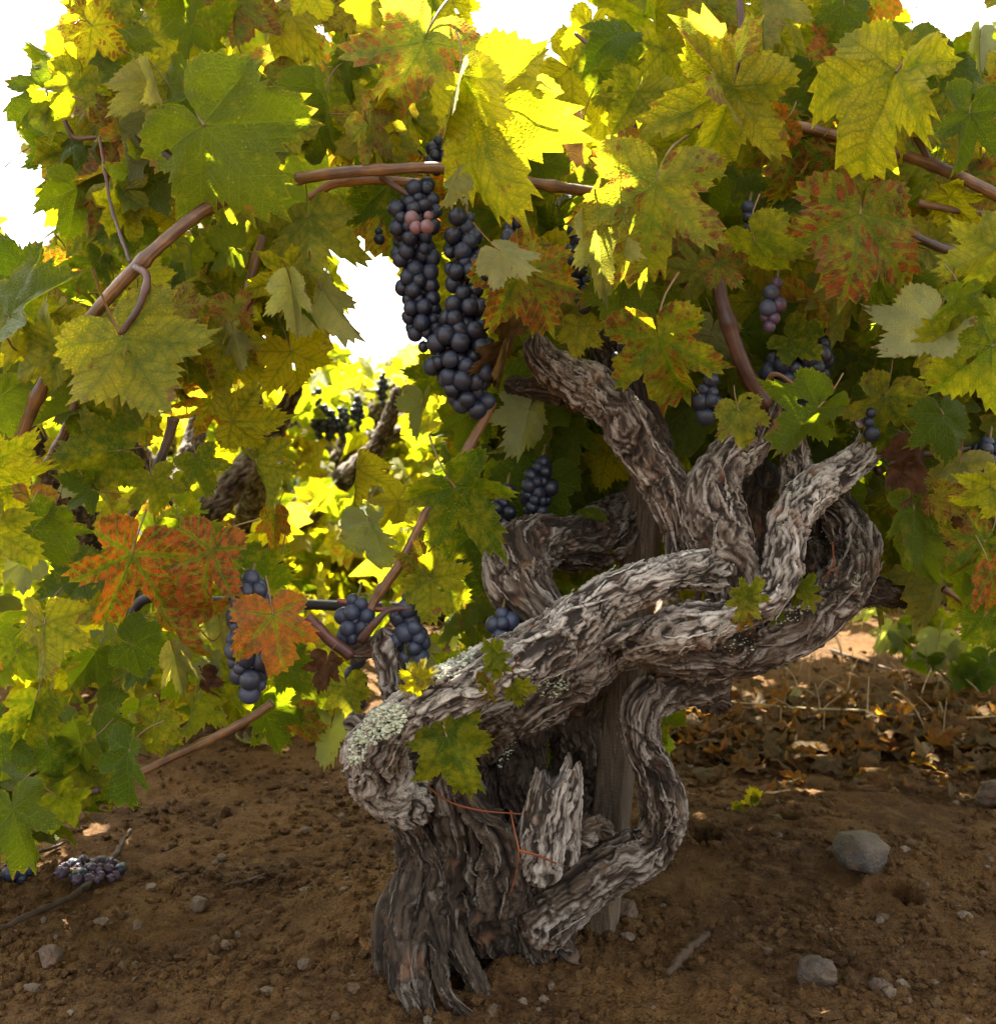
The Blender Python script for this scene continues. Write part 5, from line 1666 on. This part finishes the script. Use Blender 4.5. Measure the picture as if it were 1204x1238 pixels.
# drip hose
P = [np.array([-.50, 1.67, -.01, .0068]), np.array([-.49, 1.63, .10, .0068]), np.array([-.46, 1.6, EYE - (727 - CY) / F * 1.6, .0068]), np.array([-.4, 1.6, EYE - (727 - CY) / F * 1.6, .0068]), np.array([-.2, 1.6, EYE - (733 - CY) / F * 1.6, .0068]),
     np.array([-.05, 1.6, .185, .0068]), np.array([.08, 1.56, .12, .0068]), np.array([.16, 1.5, .0, .0068])]
o = link('drip_hose', tubes_mesh('drip_hose', [P], 12, 120), None, [M_HOSE])
tag(o, 'black drip irrigation hose stretched low behind the left foliage', 'hose')
o = link('loose_wire', tubes_mesh('loose_wire', [[np.append(W(a, b, d), .0016) for a, b, d in ((915, 570, 1.0), (922, 588, .99), (936, 590, .985), (940, 575, .985), (930, 562, .99), (918, 548, 1.0), (900, 540, 1.02))]], 8, 50), None, [M_HOSE])
tag(o, 'loop of thin black wire behind the upright arm', 'wire')

# ------------------------------------------------------------------ low shoots on the ground at the right, and rows behind
LOW = empty('grape_sucker', (*gpix(1160, 830), 0), 'low blue green vine shoot growing on the soil at the right', 'plant')
bpy.context.view_layer.update()
for px, py, ang, L, ty, d in ((1135, 775, 95, 46, 'b', 1.95), (1075, 760, 120, 34, 'b', 2.0), (1100, 745, 30, 36, 'g', 2.0), (1170, 780, 70, 40, 'b', 1.95), (1195, 800, 100, 44, 'd', 1.9), (1180, 815, 130, 36, 'd', 1.9),
                          (1120, 800, 80, 34, 'd', 1.95), (1205, 770, 60, 42, 'b', 1.9), (1160, 810, 60, 36, 'd', 1.92), (1112, 750, 0, 26, 'Y', 2.0), (1050, 735, 90, 28, 'b', 2.1), (1090, 770, 70, 30, 'd', 2.0), (1145, 760, 200, 30, 'G', 2.0)):
    o = place_leaf(None, LEAF_M[rs.randrange(8)], px, py, d, ang, L, ty, 1, rs.uniform(-.6, .2), rs.uniform(-.4, .4))
    adopt(o, LOW)
for P in ([(1165, 838, 1.93), (1150, 800, 1.95), (1120, 765, 1.98)], [(1165, 838, 1.93), (1185, 800, 1.93), (1205, 775, 1.92)], [(1165, 838, 1.93), (1110, 790, 1.98), (1060, 745, 2.05)]):
    curly(P, 2.0, LOW, M_RACHIS, 'stem')


def back_vine(x, y, h, n, seed, label, L=(.045, .07), w=None, spread=.55, low=.12):
    rs = random.Random(seed)
    root = empty('grape_vine', (x, y, 0), label, 'grape vine', 'vines in the row behind')
    tubes = [bark_tube([np.array([x, y, -.05, .075]), np.array([x + .02, y, .12, .06]), np.array([x - .01, y, .24, .05])], seed, 4, 1.3, .005, strips=0)]
    for k in range(4):
        a = k * 1.57 + rs.uniform(-.4, .4)
        tubes.append(bark_tube([np.array([x, y, .16, .045]), np.array([x + math.cos(a) * .14, y + math.sin(a) * .14, .27, .036]), np.array([x + math.cos(a) * .26, y + math.sin(a) * .26, .40 + rs.uniform(-.05, .05), .026]),
                                np.array([x + math.cos(a) * .30, y + math.sin(a) * .3, .5, .014])], seed + k, 6, 1.2, .005, strips=0))
    o, _ = bark_object('trunk', tubes, None, (.5, .15, .3))
    adopt(o, root)
    items = []
    for k in range(n):
        a, q = rs.uniform(0, 6.283), math.sqrt(rs.random()) * spread
        z = low + (h - low) * rs.random() ** .75
        q *= (.55 + .6 * math.sin(min(1, max(0, (z - low) / (h - low) * .9 + .05)) * 3.1))
        p = np.array([x + math.cos(a) * q, y + math.sin(a) * q, z])
        if any(inpoly(CX + p[0] / p[1] * F + e_, CY - (p[2] - EYE) / p[1] * F + 12, g_) for g_ in GAPS[:4] for e_ in (-22, 22)):
            continue
        items.append((p, basis(90 + rs.gauss(0, 55), rs.choice((1, -1)), rs.gauss(.3, .6), rs.gauss(0, .6)), rs.uniform(*L), rtint(rs, w or dict(g=2, G=3, y=3, Y=2, s=1, r=.4, o=.4))))
    o = stuff_leaves('crown', items, TINY_D, None)
    adopt(o, root)
    return root


# the vine seen through the gap, limb by limb
bx_, bd_ = 0, 2.9
BV = empty('grape_vine', W(425, 810, bd_) * np.array([1, 1, 0]), 'pale gnarled vine with hanging grapes seen through the bright gap', 'grape vine', 'vines in the row behind')
bt = [bark_tube(pxpath([(400, 830, bd_, 42), (395, 700, bd_, 34), (398, 620, bd_, 26), (410, 570, bd_, 24), (432, 530, bd_, 24), (455, 502, bd_, 18), (468, 478, bd_, 15), (478, 462, bd_, 10)]), 301, 5, 2.2, .004, strips=0),
      bark_tube(pxpath([(440, 535, bd_ - .05, 16), (465, 528, bd_ - .08, 12), (490, 520, bd_ - .1, 11)]), 302, 5, 2, .004, strips=0),
      bark_tube(pxpath([(455, 500, bd_, 12), (475, 503, bd_, 10), (500, 505, bd_ + .05, 8)]), 303, 5, 2, .004, strips=0),
      bark_tube(pxpath([(400, 660, bd_ - .1, 26), (420, 640, bd_ - .15, 24), (450, 640, bd_ - .2, 18)]), 304, 5, 2, .004, strips=0),
      bark_tube(pxpath([(398, 560, bd_ + .1, 18), (380, 530, bd_ + .1, 14), (368, 515, bd_ + .12, 10)]), 305, 5, 2, .004, strips=0)]
o, _ = bark_object('trunk', bt, None, (.62, .05, .4))
adopt(o, BV)
rb = random.Random(5)
items = []
for k in range(1500):
    px, py = rb.uniform(230, 640), 415 + 330 * rb.random() ** 1.1
    if 395 < px < 500 and 470 < py < 640 and rb.random() < .75:
        d_ = bd_ + rb.uniform(.12, .6)
    else:
        d_ = bd_ + rb.uniform(-.35, .5)
    if py < 440 + 14 * math.sin(px / 17) + 8 * math.sin(px / 6.1):
        continue
    items.append((W(px, py, d_), basis(90 + rb.gauss(0, 55), rb.choice((1, -1)), rb.gauss(.3, .6), rb.gauss(0, .6)), rb.uniform(.03, .06), rtint(rb, dict(g=1.5, G=3, y=3, Y=3, s=.6, o=.4, b=.5))))
o = stuff_leaves('crown', items, TINY_D, None)
adopt(o, BV)
for k, (a, b, wd, n) in enumerate(((386, 508, 15, 34), (398, 515, 13, 36), (414, 512, 11, 20), (432, 500, 10, 18), (462, 470, 10, 14), (382, 490, 11, 16))):
    bunch(['dark grape bunch on the far vine, leftmost in the gap', 'longest dark grape bunch on the far vine in the gap', 'slim dark grape bunch right of the longest one on the far vine', 'small dark grape bunch against the pale far trunk', 'small dark grape bunch at the top of the far trunk', 'short dark grape bunch highest at the left on the far vine'][k],
          [(a, b - 18, wd * .7), (a, b, wd), (a + 1, b + 20, wd * .4)], bd_ - .28, 4.0, n, 400 + k, group='grape bunches on the far vine')

spots = [(-1.45, 2.3, .95, 900), (.95, 2.35, 1.05, 460), (.33, 2.3, .95, 520), (-.64, 2.15, 1.15, 521), (-.5, 2.5, .3, 250), (-2.3, 3.1, 1.0, 700), (-1.1, 3.4, .62, 700), (1.6, 3.3, .95, 700), (.55, 3.3, .62, 700), (2.3, 3.2, .95, 600), (0.1, 3.3, .55, 600), (-.45, 3.9, .5, 500)]  # vines behind right arms, stake and upper left leaves added to shade litter and soil
names = ['bushy sunlit vine behind the left edge foliage', 'bushy vine added to shade the litter, right behind the right arms', 'bushy vine added to shade the litter, straight behind the stake, deep in shade', 'bushy vine added to shade the soil, behind the upper left leaves', 'short sunlit vine low behind the left foliage', 'vine in the row behind, farthest to the left', 'low sunlit vine behind the left of the bright gap', 'vine behind the right edge foliage', 'vine hidden behind the stake and arms',
         'vine in the row behind, farthest to the right', 'low vine behind the loop arm', 'low vine just behind the pale far trunk']
for k, ((x, y, h, n), nm) in enumerate(zip(spots, names)):
    back_vine(x, y, h, n, 500 + 11 * k, nm, low=.55 if n == 521 else .46 if x > .3 and y < 3 else .04, spread=.42 if n == 520 else .30 if n == 521 else .55)
far = []
for k in range(9):
    x, y = -6 + 1.5 * k + rs.uniform(-.2, .2), 5.6 + rs.uniform(-.3, .3)
    back_vine(x, y, .72, 260, 700 + 7 * k, 'distant low vine in the far row, mostly hidden by nearer foliage', (.06, .10), spread=.8)
# sunlit low leaves on the ground under the left foliage
items = []
for k in range(260):
    px, py = rs.uniform(20, 420), rs.uniform(740, 905)
    gx, gy = gpix(px, py)
    items.append((np.array([gx, gy, rs.uniform(.02, .14)]), basis(90 + rs.gauss(0, 60), 1, rs.gauss(.5, .5), rs.gauss(0, .6)), rs.uniform(.03, .05), rtint(rs, dict(G=3, y=3, Y=3, g=1, o=.5))))
o = stuff_leaves('ground_foliage', items, TINY_D, None)
tag(o, 'low sunlit yellow green vine leaves trailing on the ground at left', 'foliage', kind='stuff')
